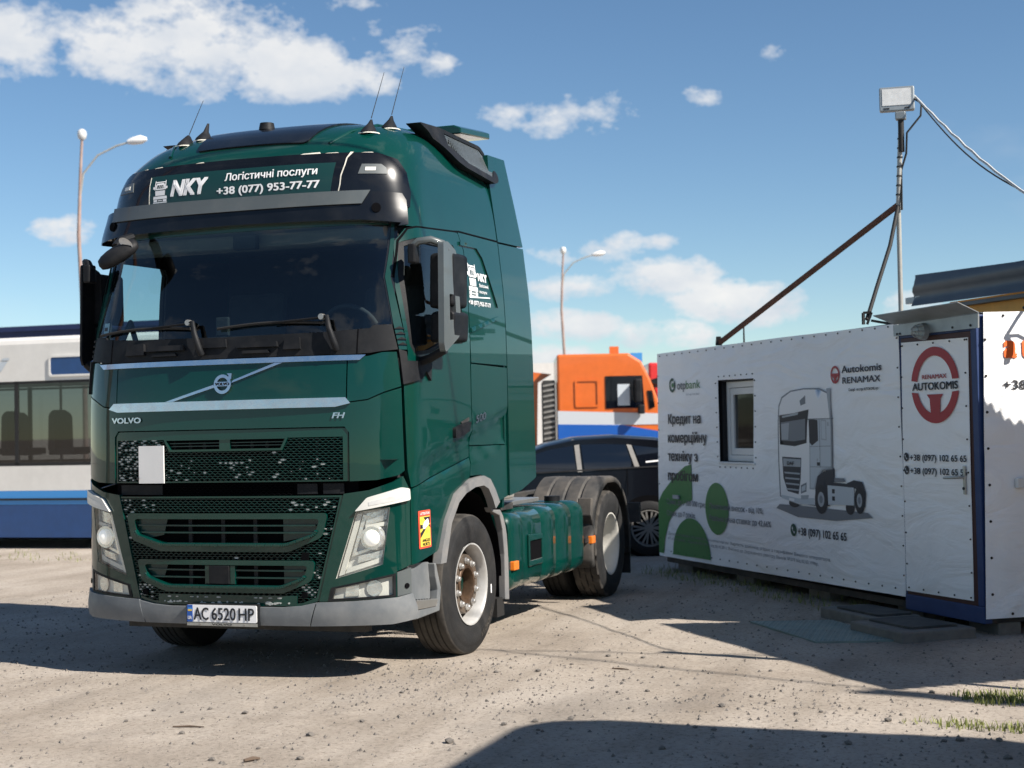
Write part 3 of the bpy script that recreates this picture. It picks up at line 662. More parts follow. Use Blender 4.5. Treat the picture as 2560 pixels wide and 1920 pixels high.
for w, a, b in (('AC', -.208, -.096), ('6520', -.074, .107), ('HP', .127, .243)):
    lettering(w, a, b, .387, .466, plate_map, 'print_black', pl, off=.0085, bold=.022)
# --- windscreen, pillars
ws = FF((0, 2.245), (.6, 2.248), (.9, 2.262), (1.08, 2.28), (1.125, 2.30), (1.095, 3.02), (0, 3.03))
panel('windscreen', ws+mirror(ws), wrap, 'windscreen_glass', T, off=-.006, thick=0, sp=.08)
for s in (1, -1):
    P = FF((1.128, 2.29))+[Sd(.262, 2.30), Sd(.30, 2.62), Sd(.40, 3.02)]+FF((1.098, 3.02))
    panel('screen_pillar', P if s > 0 else mirror(P), wrap, 'black_gloss', T, off=.0, thick=.05, sp=.06)
    P = SS([(.268, 2.135), (.315, 2.135), (.325, 2.62), (.42, 2.995), (.41, 3.03), (.306, 2.62), (.268, 2.31)], s)
    panel('pillar_trim', P, wrap, GP, T, off=.004, thick=.04, sp=.06)
# wipers
for (xt, xe, xp) in ((-1.06, -.27, -.19), (-.06, .70, .775)):
    wb = MB(); pts = [wrap(*F(xt+(xe-xt)*k/8, 2.305+.02*math.sin(k/8*PI)+.012*k/8), .02) for k in range(9)]; wb.tube(pts, .010, 6)
    w_ = wb.build('wiper_blade', 'rubber_black', T, smooth=50)
    am = MB(); am.tube([wrap(*F(xe-.35, 2.325), .035), wrap(*F(xe, 2.345), .045), wrap(*F(xe+.03, 2.345), .045)], .008, 6)
    am.build('wiper_link', 'black_plastic', w_, smooth=50)
    am = MB(); am.tube([wrap(*F(xe-.02, 2.35), .045), wrap(*F(xe+.035, 2.348), .055), wrap(*F(xp-.02, 2.27), .06), wrap(*F(xp+.02, 2.17), .055), wrap(*F(xp+.028, 2.135), .03)], [.012, .016, .02, .024, .022], 8)
    am.build('wiper_arm', 'black_plastic', T, smooth=50)
    m = MB(); p = wrap(*F(xe, 2.35), .045); m.cyl((p.x, p.y-.02, p.z), (p.x, p.y+.02, p.z), .02, seg=10); m.build('wiper_joint', 'aluminium', T)
# --- roof
def roof_pt(a, z): return wrap(a, z, 0)
zs = list(np.linspace(2.975, 3.45, 11))+[3.5, 3.55, 3.6, 3.64, 3.68, 3.715, 3.745, 3.77, 3.79, 3.805, 3.817, 3.825, 3.83]
aa = [AE*(math.sin(t*PI/2)*.35+t*.65) for t in np.linspace(-1, 1, 71)]
rf = MB(); rf.grid(roof_pt, aa, zs); n = len(zs)
b = len(rf.v); top = [roof_pt(a, 3.83) for a in aa]; h = len(aa)//2
for i in range(h):
    p, q = top[i], top[-1-i]; p2, q2 = top[i+1], top[-2-i]
    if i+1 < h: rf.add([p, q, q2, p2], [(0, 1, 2, 3)])
    else: rf.add([p, q, p2], [(0, 1, 2)])
roof = rf.build('roof', GP, T, smooth=40)
rw = MB(); rear = [roof_pt(AE, z) for z in zs]; rw.add([(p.x, 2.138, p.z) for p in rear]+[(-p.x, 2.138, p.z) for p in rear], [tuple(range(n))+tuple(range(2*n-1, n-1, -1))]); rw.build('roof_back', GP, roof)
# black brow with marker lamps
P = FF((0, 3.10), (.9, 3.10))+[F(1.08, 3.10), Sd(.52, 3.10), Sd(.55, 3.20), Sd(.56, 3.34)]+FF((1.06, 3.43), (.95, 3.47), (0, 3.475))
brow = panel('roof_brow', P+mirror(P), wrap, 'black_gloss', T, off=.012, thick=.02, sp=.06)
lip = MB(); sl = MB()
P = FF((0, 3.47), (.95, 3.466), (1.06, 3.428), (1.063, 3.431), (.953, 3.472), (0, 3.477))
for q in [FF((x0_, 3.4685), (x1_, 3.4685), (x1_-.01, 3.4685+h_), (x0_+.02, 3.4685+h_*.6)) for x0_, x1_, h_ in ((-.80, -.765, .010), (-.70, -.62, .005), (-.34, -.27, .006), (.46, .60, .010), (.63, .72, .004), (.86, .93, .004))]: panel('', q, wrap, '', None, off=.0145, thick=.006, mb=sl)
for x in (.745, -.70): panel('', FF((x-.006, 3.19), (x-.001, 3.19), (x+.012, 3.25), (x+.017, 3.31), (x+.034, 3.38), (x+.038, 3.43), (x+.066, 3.472), (x+.048, 3.472), (x+.031, 3.43), (x+.027, 3.38), (x+.010, 3.31), (x+.006, 3.25)) if x > 0 else FF((x-.003, 3.19), (x+.003, 3.19), (x+.002, 3.40), (x-.003, 3.40)), wrap, '', None, off=.0165, thick=.006, mb=sl)
tag(sl.build('sealant_line', 'sealant', brow, recalc=False), kind='stuff')
for s in (1, -1):
    g = FF((.865, 3.318), (1.03, 3.318), (1.02, 3.36), (.99, 3.385), (.88, 3.385))
    panel('marker_lamp', g if s > 0 else mirror(g), wrap, 'grey_strip', brow, off=.016, thick=.006, sp=.04)
    g = FF((.905, 3.338), (.965, 3.338), (.965, 3.362), (.905, 3.362)); panel('marker_led', g if s > 0 else mirror(g), wrap, 'white_plastic', brow, off=.019, thick=.004)
sg = panel('name_sign', FF((-.69, 3.195), (.69, 3.195), (.715, 3.40), (-.70, 3.405)), wrap, 'sign_green', brow, off=.015, thick=.004)
lettering('NKY', -.515, -.21, 3.255, 3.36, flat_front, 'print_white', sg, off=.0175, bold=.07, shear=.22)
lettering('Логістичні послуги', -.08, .60, 3.325, 3.372, flat_front, 'print_white', sg, off=.0175, bold=.028)
lettering('+38 (077) 953-77-77', -.14, .62, 3.235, 3.285, flat_front, 'print_white', sg, off=.0175, bold=.05)
def truck_icon(mp, x0, z0, w, h, parent, off):
    """front view of a bonneted lorry in white print"""
    m = MB(); X = lambda t: x0+t*w; Z = lambda t: z0+t*h
    def poly(P, holes=()): panel('', [(X(a), Z(b)) for a, b in P], mp, '', None, holes=[[(X(a), Z(b)) for a, b in q] for q in holes], off=off, thick=0, sp=.05, mb=m)
    poly([(.2, .60), (.8, .60), (.82, .78), (.74, .88), (.26, .88), (.18, .78)], holes=[[(.27, .65), (.73, .65), (.72, .80), (.28, .80)]])
    for k in (.36, .48, .60): poly([(k, .66), (k+.035, .66), (k+.11, .79), (k+.075, .79)])
    poly([(.17, .34), (.83, .34), (.84, .56), (.16, .56)]); poly([(.02, .18), (.98, .18), (.96, .31), (.04, .31)])
    poly([(.02, .0), (.98, .0), (.98, .045), (.02, .045)]); poly([(.05, .06), (.3, .06), (.3, .16), (.05, .16)]); poly([(.7, .06), (.95, .06), (.95, .16), (.7, .16)]); poly([(.36, .09), (.64, .09), (.64, .13), (.36, .13)])
    for q in (0, 1):
        e = (lambda t: t) if q == 0 else (lambda t: 1-t)
        for P in ([(.1, .60), (.17, .60), (.17, 1.0), (.12, 1.0)], [(.0, .64), (.1, .64), (.1, .74), (.0, .74)]): poly([(e(a), b) for a, b in (P if q == 0 else P[::-1])])
    poly([(.17, .91), (.83, .91), (.83, .95), (.17, .95)])
    return m.build('lorry_print', 'print_white', parent, recalc=False)
truck_icon(flat_front, -.665, 3.215, .125, .155, sg, .0175)
# sun visor with grey strip
P = [F(0, 3.01), F(.9, 2.998), F(1.1, 2.975), Sd(.42, 2.955), Sd(.46, 2.965), Sd(.475, 3.13), F(1.1, 3.175), F(.9, 3.19), F(0, 3.195)]
vis = panel('sun_visor', P+mirror(P), lambda a, z, o: wrap(a, z, o+.03*(1-sstep((z-2.95)/.25))-.045*sstep((abs(a)-1.15)/.45)), 'black_gloss', T, off=.06, thick=.085, sp=.06, bevel=.012)
P = [F(-.985, 3.105), F(.90, 3.105), F(.945, 3.192), F(-.98, 3.2)]
panel('visor_strip', P, lambda a, z, o: wrap(a, z, o+.03*(1-sstep((z-2.95)/.25))), 'grey_strip', vis, off=.074, thick=.016, sp=.06, bevel=.004)
for s in (1, -1):
    a, z = Sd(.36, 3.075, s); p = wrap(a, z, .03); q = wrap(a, z, .088); m = MB(); m.cyl(p, q, .033, .031, 22); m.build('visor_socket', 'dark_inside', vis, smooth=40)
# glass roof hatch
hp = []
for (x, y) in ((-.36, .42), (.47, .42), (.60, 1.05), (-.50, 1.05)): hp.append((x, y))
def roof_z(x, y):
    lo, hi = 3.25, 3.83
    for _ in range(40):
        mid = (lo+hi)/2; W = fW(mid); yy = fYF(mid)+fD(mid)*(1-max(0, 1-min(1, abs(x)/W)**NE)**(1/NE)) if abs(x) < W else 9
        if yy < y: lo = mid
        else: hi = mid
    return lo
def roof_map(x, y, o):
    e = .01; zx = (roof_z(x+e, y)-roof_z(x-e, y))/(2*e); zy = (roof_z(x, y+e)-roof_z(x, y-e))/(2*e); nn = Vector((-zx, -zy, 1)).normalized(); return Vector((x, y, roof_z(x, y)))+nn*o
panel('roof_hatch', round_poly([(-.40, .40), (.46, .40), (.60, 1.35), (-.55, 1.35)], .05), roof_map, 'black_gloss', T, off=.012, thick=.012, sp=.09)
for s in (1, -1):
    rr = MB(); rr.tube([roof_map(s*x, y, .004) for x, y in ((.62, .42), (.70, .6), (.76, .9), (.8, 1.3), (.82, 1.9))], .012, 6); rr.build('roof_rib', GP, roof, smooth=60)
def antenna(x, y, lean, hgt, whip, parent=T):
    b0 = roof_map(x, y, .0); nn = (roof_map(x, y, .1)-b0).normalized(); m = MB()
    V = []
    for k, (r, hh) in enumerate(((.085, .0), (.078, .016), (.056, .04), (.028, .07), (.011, hgt*.85))):
        for q in range(12):
            t = 2*PI*q/12; V.append((b0.x+r*.62*math.cos(t), b0.y+r*math.sin(t)+hh*.5, b0.z+hh-.012))
    m.add(V, [(k*12+q, k*12+(q+1) % 12, (k+1)*12+(q+1) % 12, (k+1)*12+q) for k in range(4) for q in range(12)]+[tuple(range(48, 60))])
    o = m.build('antenna', 'black_plastic', parent, smooth=40)
    if whip:
        w = MB(); p = Vector((b0.x, b0.y+.05, b0.z+hgt-.02)); w.tube([p, p+Vector((lean[0]*.5, lean[1]*.5, whip*.5)), p+Vector((lean[0], lean[1], whip))], [.0032, .0026, .0018], 6); w.build('whip', 'black_plastic', o)
    g = MB(); g.lathe([(0, .082), (.008, .078)], (b0.x, b0.y, b0.z-.024), 20, 'z'); g.build('antenna_seal', 'sealant', o)
antenna(-.62, .62, (.06, .1), .10, .26); antenna(-.52, .70, (0, 0), .16, 0); antenna(.80, .66, (.05, .12), .12, .34); antenna(.84, .92, (.05, .12), .12, .36)
m = MB(); p = roof_map(-.05, .78, .0); m.cyl(p, p+Vector((0, 0, .05)), .06, .05, 14); m.build('roof_knob', 'black_plastic', T, smooth=40)

# --- sides
arch_o = [(.70, .70), (.735, .80), (.835, .979), (1.025, 1.154), (1.31, 1.244), (1.567, 1.264), (1.70, 1.235), (1.806, 1.152), (1.895, 1.055)]
arch_i = [(.80, .70), (.845, .80), (.915, .96), (1.06, 1.095), (1.2, 1.152), (1.385, 1.188), (1.56, 1.193), (1.66, 1.165), (1.74, 1.09), (1.80, 1.01)]
c2 = lambda y: 1.215+(y-.21)*.163
side_map = lambda y, z, o: wrap(*Sd(y, z, 1), o)
for s in (1, -1):
    win = [(.335, 2.16), (.38, 2.10), (.60, 2.12), (.86, 2.19), (1.235, 2.215), (1.245, 2.84), (1.18, 2.915), (.55, 2.90), (.42, 2.86), (.355, 2.62)]
    door_o = [(.275, 1.35)]+[(.30, c2(.30)+.004)]+[(y, c2(y)+.004) for y in (.6, .9, 1.2)]+[(1.368, c2(1.368)+.004), (1.372, 1.5), (1.362, 2.2), (1.372, 2.9), (1.30, 3.008), (1.226, 3.012), (.55, 2.968), (.47, 2.955), (.40, 2.86), (.328, 2.55), (.318, 2.12), (.29, 2.0), (.275, 1.95)]
    D_ = panel('cab_door', SS(door_o, s), wrap, GP, T, holes=[SS(round_poly(win, .03), s)], off=.004, thick=.045, sp=.05)
    panel('door_glass', SS(win, s), wrap, 'side_glass', D_, off=-.014, thick=0, sp=.08)
    wi = [(.36, 2.175), (.395, 2.125), (.60, 2.145), (.86, 2.212), (1.205, 2.238), (1.21, 2.825), (1.165, 2.885), (.56, 2.872), (.445, 2.835), (.385, 2.62)]
    panel('window_seal', SS(round_poly(win, .03), s), wrap, 'black_plastic', D_, holes=[SS(wi, s)], off=.0, thick=.03, sp=.08)
    panel('door_handle', SS(round_poly([(.99, 1.545), (1.05, 1.547), (1.26, 1.59), (1.30, 1.66), (1.21, 1.655), (.99, 1.615)], .015), s), wrap, 'black_plastic', D_, off=.03, thick=.03, sp=.05, bevel=.006)
    panel('handle_recess', SS([(1.14, 1.655), (1.30, 1.69), (1.30, 1.665), (1.16, 1.64)], s), wrap, 'chassis_dark', D_, off=.012, thick=.01, sp=.05)
    panel('mirror_foot', SS([(.262, 2.05), (.262, 1.905), (.43, 1.945), (.50, 2.0), (.585, 1.935), (.60, 2.06), (.30, 2.06), (.30, 2.12), (.262, 2.135)], s), wrap, 'black_plastic', D_, off=.022, thick=.03, sp=.05)
    # sleeper
    SL = panel('sleeper_side', SS([(1.382, 2.085), (2.14, 2.085), (2.14, 3.035), (1.30, 3.02), (1.384, 2.9), (1.374, 2.3)], s), wrap, GP, T, off=.004, thick=.03, sp=.06)
    panel('locker_hatch', SS([(1.382, 1.49), (2.14, 1.485), (2.14, 2.068), (1.376, 2.076)], s), wrap, GP, T, off=.004, thick=.03, sp=.05)
    gv = [(1.30, 2.925), (1.63, 2.935), (1.73, 2.87), (1.97, 2.52), (2.0, 2.53), (1.755, 2.895), (1.645, 2.962), (1.30, 2.952)]
    panel('pressed_groove', SS(gv, s), wrap, GP, SL, off=.016, thick=.014, sp=.05, bevel=.008)
    panel('pressed_groove', SS([(1.385, 2.30), (1.98, 2.43), (1.98, 2.455), (1.385, 2.335)], s), wrap, GP, SL, off=.013, thick=.011, sp=.05, bevel=.006)
    low = [(1.382, c2(1.38)+.004), (1.345, 1.27)]+[(1.567, 1.272), (1.705, 1.243), (1.812, 1.157), (1.905, 1.05), (2.14, 1.09), (2.14, 1.478), (1.382, 1.482)]
    panel('sleeper_skirt', SS(low, s), wrap, GP, T, off=.004, thick=.03, sp=.05)
    fen = [(.29, .73), (.70, .785)]+[(y-.005, z+.006) for y, z in arch_o[1:5]]+[(1.335, 1.256), (1.368, c2(1.368)-.004)]+[(y, c2(y)-.004) for y in (1.2, .9, .6, .32)]+[(.292, 1.2)]
    FN = panel('front_fender', SS(fen, s), wrap, GP, T, off=.004, thick=.03, sp=.05)
    panel('wheel_arch_trim', SS(arch_o+arch_i[::-1], s), wrap, 'arch_grey', T, off=.03, thick=.06, sp=.05, bevel=.012)
    # rear half of the front mudguard
    m = MB(); x0 = s*.86; x1 = s*1.215
    P = [(1.80, 1.02), (1.90, .995), (2.02, .99), (2.08, .94), (2.13, .86), (2.155, .79), (2.18, .60), (2.182, .293), (2.094, .303), (2.094, .647), (2.062, .833), (2.004, .947), (1.84, .985)]
    m.prism(P, lambda y, z, d: (d, y, z), s*1.16, s*1.215); m.build('mudguard_edge', 'arch_grey', T, bevel=.006)
    m = MB(); arc = [(.70, .62), (.76, .82), (.90, 1.0), (1.1, 1.13), (1.386, 1.18), (1.65, 1.12), (1.87, .98), (2.03, .80), (2.09, .60), (2.10, .30)]
    m.add([(x0*.55, y, z) for y, z in arc]+[(x1-.03*s, y, z) for y, z in arc], [(i, i+1, len(arc)+i+1, len(arc)+i) for i in range(len(arc)-1)])
    m.build('wheel_well', 'dark_inside', T, smooth=50)
    m = MB(); m.prism([(.30, .60), (2.08, .60), (2.08, 1.3), (.30, 1.3)], lambda y, z, d: (d, y, z), s*.58, s*.60); m.build('wheel_well_wall', 'dark_inside', T)
    m = MB(); m.prism([(1.97, .18), (2.13, .18), (2.12, .32), (1.97, .32)], lambda y, z, d: (d, y, z), s*.9, s*1.19); m.build('splash_flap', 'rubber_black', T)
    # boarding step behind the bumper
    stp = panel('step_panel', [(.285, .44), (.64, .44), (.655, .55), (.675, .70), (.62, .72), (.30, .735), (.285, .70)], lambda y, z, o: Vector((s*(1.195+o), y, z)), 'grey_plastic', T, off=0, thick=.04, sp=.2)
    m = MB(); P = [(.285, .375), (.70, .385), (.735, .535), (.685, .64), (.655, .71), (.625, .71), (.64, .62), (.675, .53), (.66, .432), (.285, .432)]
    m.prism(P, lambda y, z, d: (s*d, y, z), 1.17, 1.243); m.build('step_rim', 'grey_plastic', stp, bevel=.006)
    m = MB(); m.prism([(.295, .500), (.665, .470), (.63, .425), (.31, .437)], lambda y, z, d: (s*d, y, z), 1.205, 1.25); m.build('step_tread', 'aluminium', stp, bevel=.004)
    m = MB()
    for i in range(6):
        for j in range(2):
            y = .325+.045*i; x = 1.215+.02*j; z = .500-(y-.295)*.081; m.cyl((s*x, y, z-.004), (s*x, y, z+.003), .006, seg=8)
    m.build('tread_holes', 'dark_inside', stp); stp.children[-1]['kind'] = 'stuff'
    # shut line over the door and along the roof joint
    sp_ = [(.335, 2.62), (.42, 2.87), (.485, 2.957), (.56, 2.975), (1.226, 3.019), (1.32, 3.029), (2.14, 3.045)]
    P = [(y-.004, z+.004) for y, z in sp_]+[(y+.004, z-.006) for y, z in reversed(sp_)]
    panel('shut_line', SS(P, s), wrap, 'dark_inside', T, off=.0062, thick=.006, sp=.06)
    # side deflectors
    def dmap(y, z, o): return Vector((s*((fW(z) if z < 3.05 else fW(3.05)-.13*(z-3.05))+.004+o-.05*max(0, (y-2.14))*.5), y, z))
    panel('side_deflector', [(2.155, 1.09), (2.45, 1.12), (2.80, 1.195), (2.845, 1.21), (2.80, 3.055), (2.155, 3.03)], dmap, GP, T, off=0, thick=.035, sp=.12, bevel=.006)
    panel('upper_deflector', [(2.155, 3.045), (2.80, 3.07), (2.74, 3.35), (2.63, 3.76), (2.21, 3.735), (2.155, 3.50)], dmap, GP, T, off=0, thick=.035, sp=.1, bevel=.006)
    panel('deflector_gap_shade', [(2.16, 3.0), (2.77, 3.02), (2.77, 3.10), (2.16, 3.08)], dmap, 'rubber_black', T, off=-.04, thick=.012, sp=.2)  # dark strip added behind the deflector gap to paint its shade
    for z in (2.90, 1.3):
        m = MB(); m.box(*sorted((s*1.0, s*1.16)), 2.2, 2.5, z+.02, z+.05); m.build('deflector_bracket', 'chassis_dark', T)
    # logo on the sleeper
    lg = (1.40, 1.56)
    if s > 0:
        truck_icon(side_map, 1.395, 2.565, .19, .245, SL, .008)
        lettering('NKY', 1.60, 1.79, 2.695, 2.75, side_map, 'print_white', SL, off=.008, bold=.09)
        lettering('Логістичні', 1.61, 1.805, 2.650, 2.672, side_map, 'print_white', SL, off=.008, bold=.05)
        lettering('послуги', 1.61, 1.765, 2.605, 2.625, side_map, 'print_white', SL, off=.008, bold=.05)
        panel('logo_line', SS([(1.40, 2.555), (1.83, 2.578), (1.83, 2.586), (1.40, 2.563)]), wrap, 'print_white', SL, off=.008, thick=.001)
        lettering('+38 (077) 953-77-77', 1.375, 1.83, 2.51, 2.54, side_map, 'print_white', SL, off=.008, bold=.05)
        lettering('500', 1.43, 1.64, 1.648, 1.70, side_map, 'chrome', T, off=.012, bold=.05, shear=.1, slope=.15)
        stk = panel('warning_sticker', SS(round_poly([(.37, .825), (.59, .825), (.578, 1.075), (.362, 1.075)], .012)), wrap, 'sticker_red', FN, off=.008, thick=.002, sp=.05)
        panel('sticker_field', SS([(.388, .838), (.572, .838), (.562, 1.035), (.38, 1.035)]), wrap, 'sticker_yellow', stk, off=.0095, thick=.001, sp=.05)
        for q in ([(.44, 1.03), (.56, 1.03), (.56, .985), (.50, .995)], [(.384, .985), (.384, .955), (.44, .962), (.43, .98)], [(.386, .93), (.386, .895), (.50, .962), (.49, .975)], [(.565, .975), (.53, .978), (.565, .955)]):
            panel('sticker_shape', SS(q), wrap, 'print_black', stk, off=.011, thick=.001, sp=.05)
        panel('sticker_lorry', SS([(.42, .972), (.45, 1.0), (.52, 1.02), (.535, 1.0), (.535, .98), (.46, .952), (.425, .955)]), wrap, 'print_white', stk, off=.0125, thick=.001, sp=.05)
        for q in ([(.485, .92), (.49, .945), (.545, .933)], [(.395, 1.0), (.398, 1.02), (.425, 1.01)]):
            panel('sticker_triangle', SS(q), wrap, 'print_yellow', stk, off=.011, thick=.001, sp=.05)
        lettering('ATTENTION', .385, .555, 1.047, 1.063, side_map, 'print_white', stk, off=.0105, bold=.05)
        lettering('ANGLES', .412, .558, .868, .888, side_map, 'print_black', stk, off=.0108, bold=.04)
        lettering('MORTS', .42, .553, .842, .862, side_map, 'print_black', stk, off=.0108, bold=.04)
    # roof air intake
    def imap(t): return t
    I3 = lambda y, z, o: Vector((s*(fW(min(z, 3.7))+o+.02), y, z))
    fr = [(.98, 3.775), (1.36, 3.80), (2.18, 3.80), (2.30, 3.755), (2.36, 3.60), (2.30, 3.535), (2.2, 3.50), (1.60, 3.54), (1.46, 3.57), (1.30, 3.66), (1.16, 3.735)]
    gi = [(1.44, 3.772), (2.16, 3.772), (2.25, 3.74), (2.30, 3.62), (2.2, 3.555), (1.72, 3.592), (1.62, 3.63)]
    IN = panel('air_intake', round_poly(fr, .04), I3, 'black_plastic', T, holes=[gi], off=.045, thick=.11, sp=.06, bevel=.02)
    panel('intake_back', gi, I3, 'dark_inside', IN, off=-.01, thick=.01, sp=.1)
    gm = MB()
    for k in range(46):
        y = 1.455+.0195*k
        zz = [3.555+.005*i for i in range(46)]; zz = [z for z in zz if in_poly(y, z, gi)]
        if len(zz) > 1: gm.bar(I3(y, zz[0], .035), I3(y, zz[-1], .035), .005, .012, (0, 1, 0))
    for z in np.arange(3.565, 3.77, .0165):
        yy = [1.44+.01*i for i in range(90)]; yy = [y for y in yy if in_poly(y, z, gi)]
        if len(yy) > 1: gm.bar(I3(yy[0], z, .036), I3(yy[-1], z, .036), .005, .005, (0, 0, 1))
    gm.bar(I3(1.50, 3.70, .042), I3(2.27, 3.69, .042), .012, .012); tag(gm.build('intake_bars', 'grey_strip', IN), kind='stuff')
m = MB(); m.prism([(-1.0, 3.955), (1.0, 3.955), (1.06, 3.93), (1.06, 3.885), (-1.06, 3.885), (-1.06, 3.93)], lambda x, z, d: (x, d, z+(d-2.35)*.10), 1.75, 2.38); m.build('roof_spoiler', GP, T, bevel=.01)
m = MB(); m.box(-.7, .7, 1.9, 2.12, 3.78, 3.86); m.build('spoiler_support', 'chassis_dark', T)

# --- mirrors
def mirror_set(s):
    kx = 1. if s > 0 else .45; X = lambda x, y, z: (s*(1.235+(x-1.235)*kx), y, z)
    gm_ = 'grey_strip' if s > 0 else 'black_plastic'
    arm = MB()
    arm.tube([X(1.235, .34, 2.80), X(1.29, .34, 2.845), X(1.37, .36, 2.855), X(1.43, .42, 2.83), X(1.445, .46, 2.79)], [.024, .025, .025, .026, .024], 8)
    A_ = arm.build('mirror_arm', gm_, T, smooth=45)
    gmap = lambda y, z, o: Vector(X(1.425+o, y, z))
    panel('mirror_guard', round_poly([(.355, 2.835), (.43, 2.845), (.57, 2.80), (.60, 2.74), (.635, 2.40), (.63, 2.25), (.60, 2.22), (.36, 2.11), (.335, 2.16)], .02), gmap, gm_, A_, holes=[round_poly([(.445, 2.50), (.545, 2.50), (.56, 2.34), (.445, 2.325)], .012)], off=.037, thick=.04, sp=.08, bevel=.010)
    panel('guard_slot', [(.43, 2.52), (.56, 2.52), (.575, 2.32), (.43, 2.31)], gmap, 'black_plastic', A_, off=.012, thick=.01, sp=.2)
    m = MB(); m.tube([X(1.24, .45, 2.06), X(1.32, .42, 2.075), X(1.44, .40, 2.13)], [.03, .03, .03], 8); m.build('mirror_bracket', 'black_plastic', A_, smooth=45)
    m = MB(); m.box(*sorted((s*1.225, s*1.28)), .30, .39, 2.70, 2.83); m.build('mirror_hinge', 'black_plastic', A_, bevel=.012)
    for z0, z1 in ((2.415, 2.79), (2.185, 2.40)):
        m = MB(); P = round_poly([(1.29, z0), (1.46, z0+.01), (1.47, z1-.02), (1.44, z1), (1.30, z1-.01)], .03, 4)
        m.prism(P, lambda x, z, d: X(x, d, z), .50, .78); H = m.build('mirror_head', 'black_plastic', A_, bevel=.035, seg=3)
        m = MB(); P = round_poly([(1.305, z0+.015), (1.45, z0+.02), (1.455, z1-.035), (1.315, z1-.025)], .02, 4); m.prism(P, lambda x, z, d: X(x, d, z), .781, .786); m.build('mirror_glass', 'chrome', A_)
mirror_set(1); mirror_set(-1)
# front and kerb mirrors at the right-hand corner of the screen
m = MB(); fm = [Vector((-.80, .20, 2.985)), Vector((-.82, .10, 2.95)), Vector((-.82, .03, 2.90))]
m.tube(fm, [.03, .035, .03], 8); fa = m.build('front_mirror', 'black_plastic', T, smooth=45)
m = MB(); c0 = Vector((-.80, .03, 2.85)); ax = Vector((.62, .22, .40)).normalized()
V = []; Fc = []; nr, ns = 9, 18
side = ax.cross(Vector((.2, -.5, .8))).normalized(); upv = side.cross(ax).normalized()
for i in range(nr):
    t = PI*i/(nr-1); L_ = -.155*math.cos(t); R_ = math.sin(t)**.6
    for k in range(ns):
        q = 2*PI*k/ns; V.append(c0+ax*L_+side*(.085*R_*math.cos(q))+upv*(.055*R_*math.sin(q)))
for i in range(nr-1):
    for k in range(ns): Fc.append((i*ns+k, i*ns+(k+1) % ns, (i+1)*ns+(k+1) % ns, (i+1)*ns+k))
m.add(V, Fc); m.build('mirror_head', 'black_plastic', fa, smooth=60)
m = MB(); cc = c0+ax*.10+Vector((0, -.06, .015)); m.lathe([(0, .001), (.004, .04), (.0, .05)], (0, 0, 0), 20, 'y')
mo = m.build('mirror_pad', 'lamp_grey', fa, smooth=60); mo.location = cc; mo.scale = (1.1, 1, .7); mo.rotation_euler = (.5, .5, .2)

# --- inside of the cab
LN = [(-AE, 1.3), (AE, 1.3), (AE, 3.0), (-AE, 3.0)]
wsi = FF((0, 2.27), (.6, 2.27), (.9, 2.28), (1.08, 2.30), (1.05, 2.99), (0, 2.99))
winl = [(.40, 2.18), (.60, 2.17), (.86, 2.23), (1.19, 2.25), (1.19, 2.82), (1.15, 2.87), (.56, 2.86), (.47, 2.82), (.42, 2.62)]
panel('cab_lining', LN, wrap, 'interior_dark', T, holes=[wsi+mirror(wsi), SS(winl, 1), SS(winl, -1)], off=-.055, thick=.01, sp=.12)
m = MB(); m.add([(-1.17, .15, 1.42), (1.17, .15, 1.42), (1.17, 2.1, 1.42), (-1.17, 2.1, 1.42)], [(0, 1, 2, 3)]); m.build('cab_floor', 'interior_dark', T)
m = MB(); m.add([(-1.17, 2.08, 1.3), (1.17, 2.08, 1.3), (1.12, 2.08, 3.1), (-1.12, 2.08, 3.1)], [(0, 1, 2, 3)]); m.build('cab_back_lining', 'interior_dark', T)
m = MB(); m.prism([(-1.2, 1.0), (1.2, 1.0), (1.232, 1.5), (1.236, 2.5), (1.195, 2.95), (1.18, 3.04), (-1.18, 3.04), (-1.195, 2.95), (-1.236, 2.5), (-1.232, 1.5)], lambda x, z, d: (x, d, z), 2.10, 2.137); m.build('cab_back_wall', GP, T)
m = MB(); m.add([(-1.1, .32, 2.99), (1.1, .32, 2.99), (1.1, 2.1, 3.05), (-1.1, 2.1, 3.05)], [(0, 1, 2, 3)]); m.build('cab_ceiling', 'interior_grey', T)
m = MB(); m.box(-1.05, 1.05, .38, .58, 2.88, 2.975); m.build('overhead_shelf', 'interior_grey', T, bevel=.02)
m = MB(); m.box(-.06, .12, .28, .34, 2.86, 2.96); m.build('camera_pod', 'black_plastic', T, bevel=.01)
m = MB(); m.prism([(.16, 2.2), (.34, 2.26), (.56, 2.24), (.66, 2.1), (.62, 1.6), (.2, 1.6)], lambda y, z, d: (d, y, z), -.9, .9); m.build('dashboard', 'interior_dark', T, bevel=.03)
m = MB(); m.tube([(.62+.22*math.cos(t), .70-.07*math.sin(t), 2.27+.2*math.sin(t)) for t in np.linspace(0, 2*PI, 33)], .017, 8, caps=False); sw = m.build('steering_wheel', 'interior_seat', T, smooth=60)
m = MB(); m.bar((.42, .70, 2.27), (.82, .70, 2.27), .05, .03); m.bar((.62, .70, 2.27), (.62, .76, 2.1), .05, .03); m.build('steering_spoke', 'interior_seat', sw)
for x in (.58, -.58):
    m = MB(); m.box(x-.26, x+.26, .95, 1.45, 1.80, 1.95); st = m.build('seat', 'interior_seat', T, bevel=.05)
    m = MB(); m.prism([(1.38, 1.9), (1.5, 1.9), (1.64, 2.66), (1.54, 2.7)], lambda y, z, d: (d, y, z), x-.25, x+.25); m.build('backrest', 'interior_seat', st, bevel=.05)
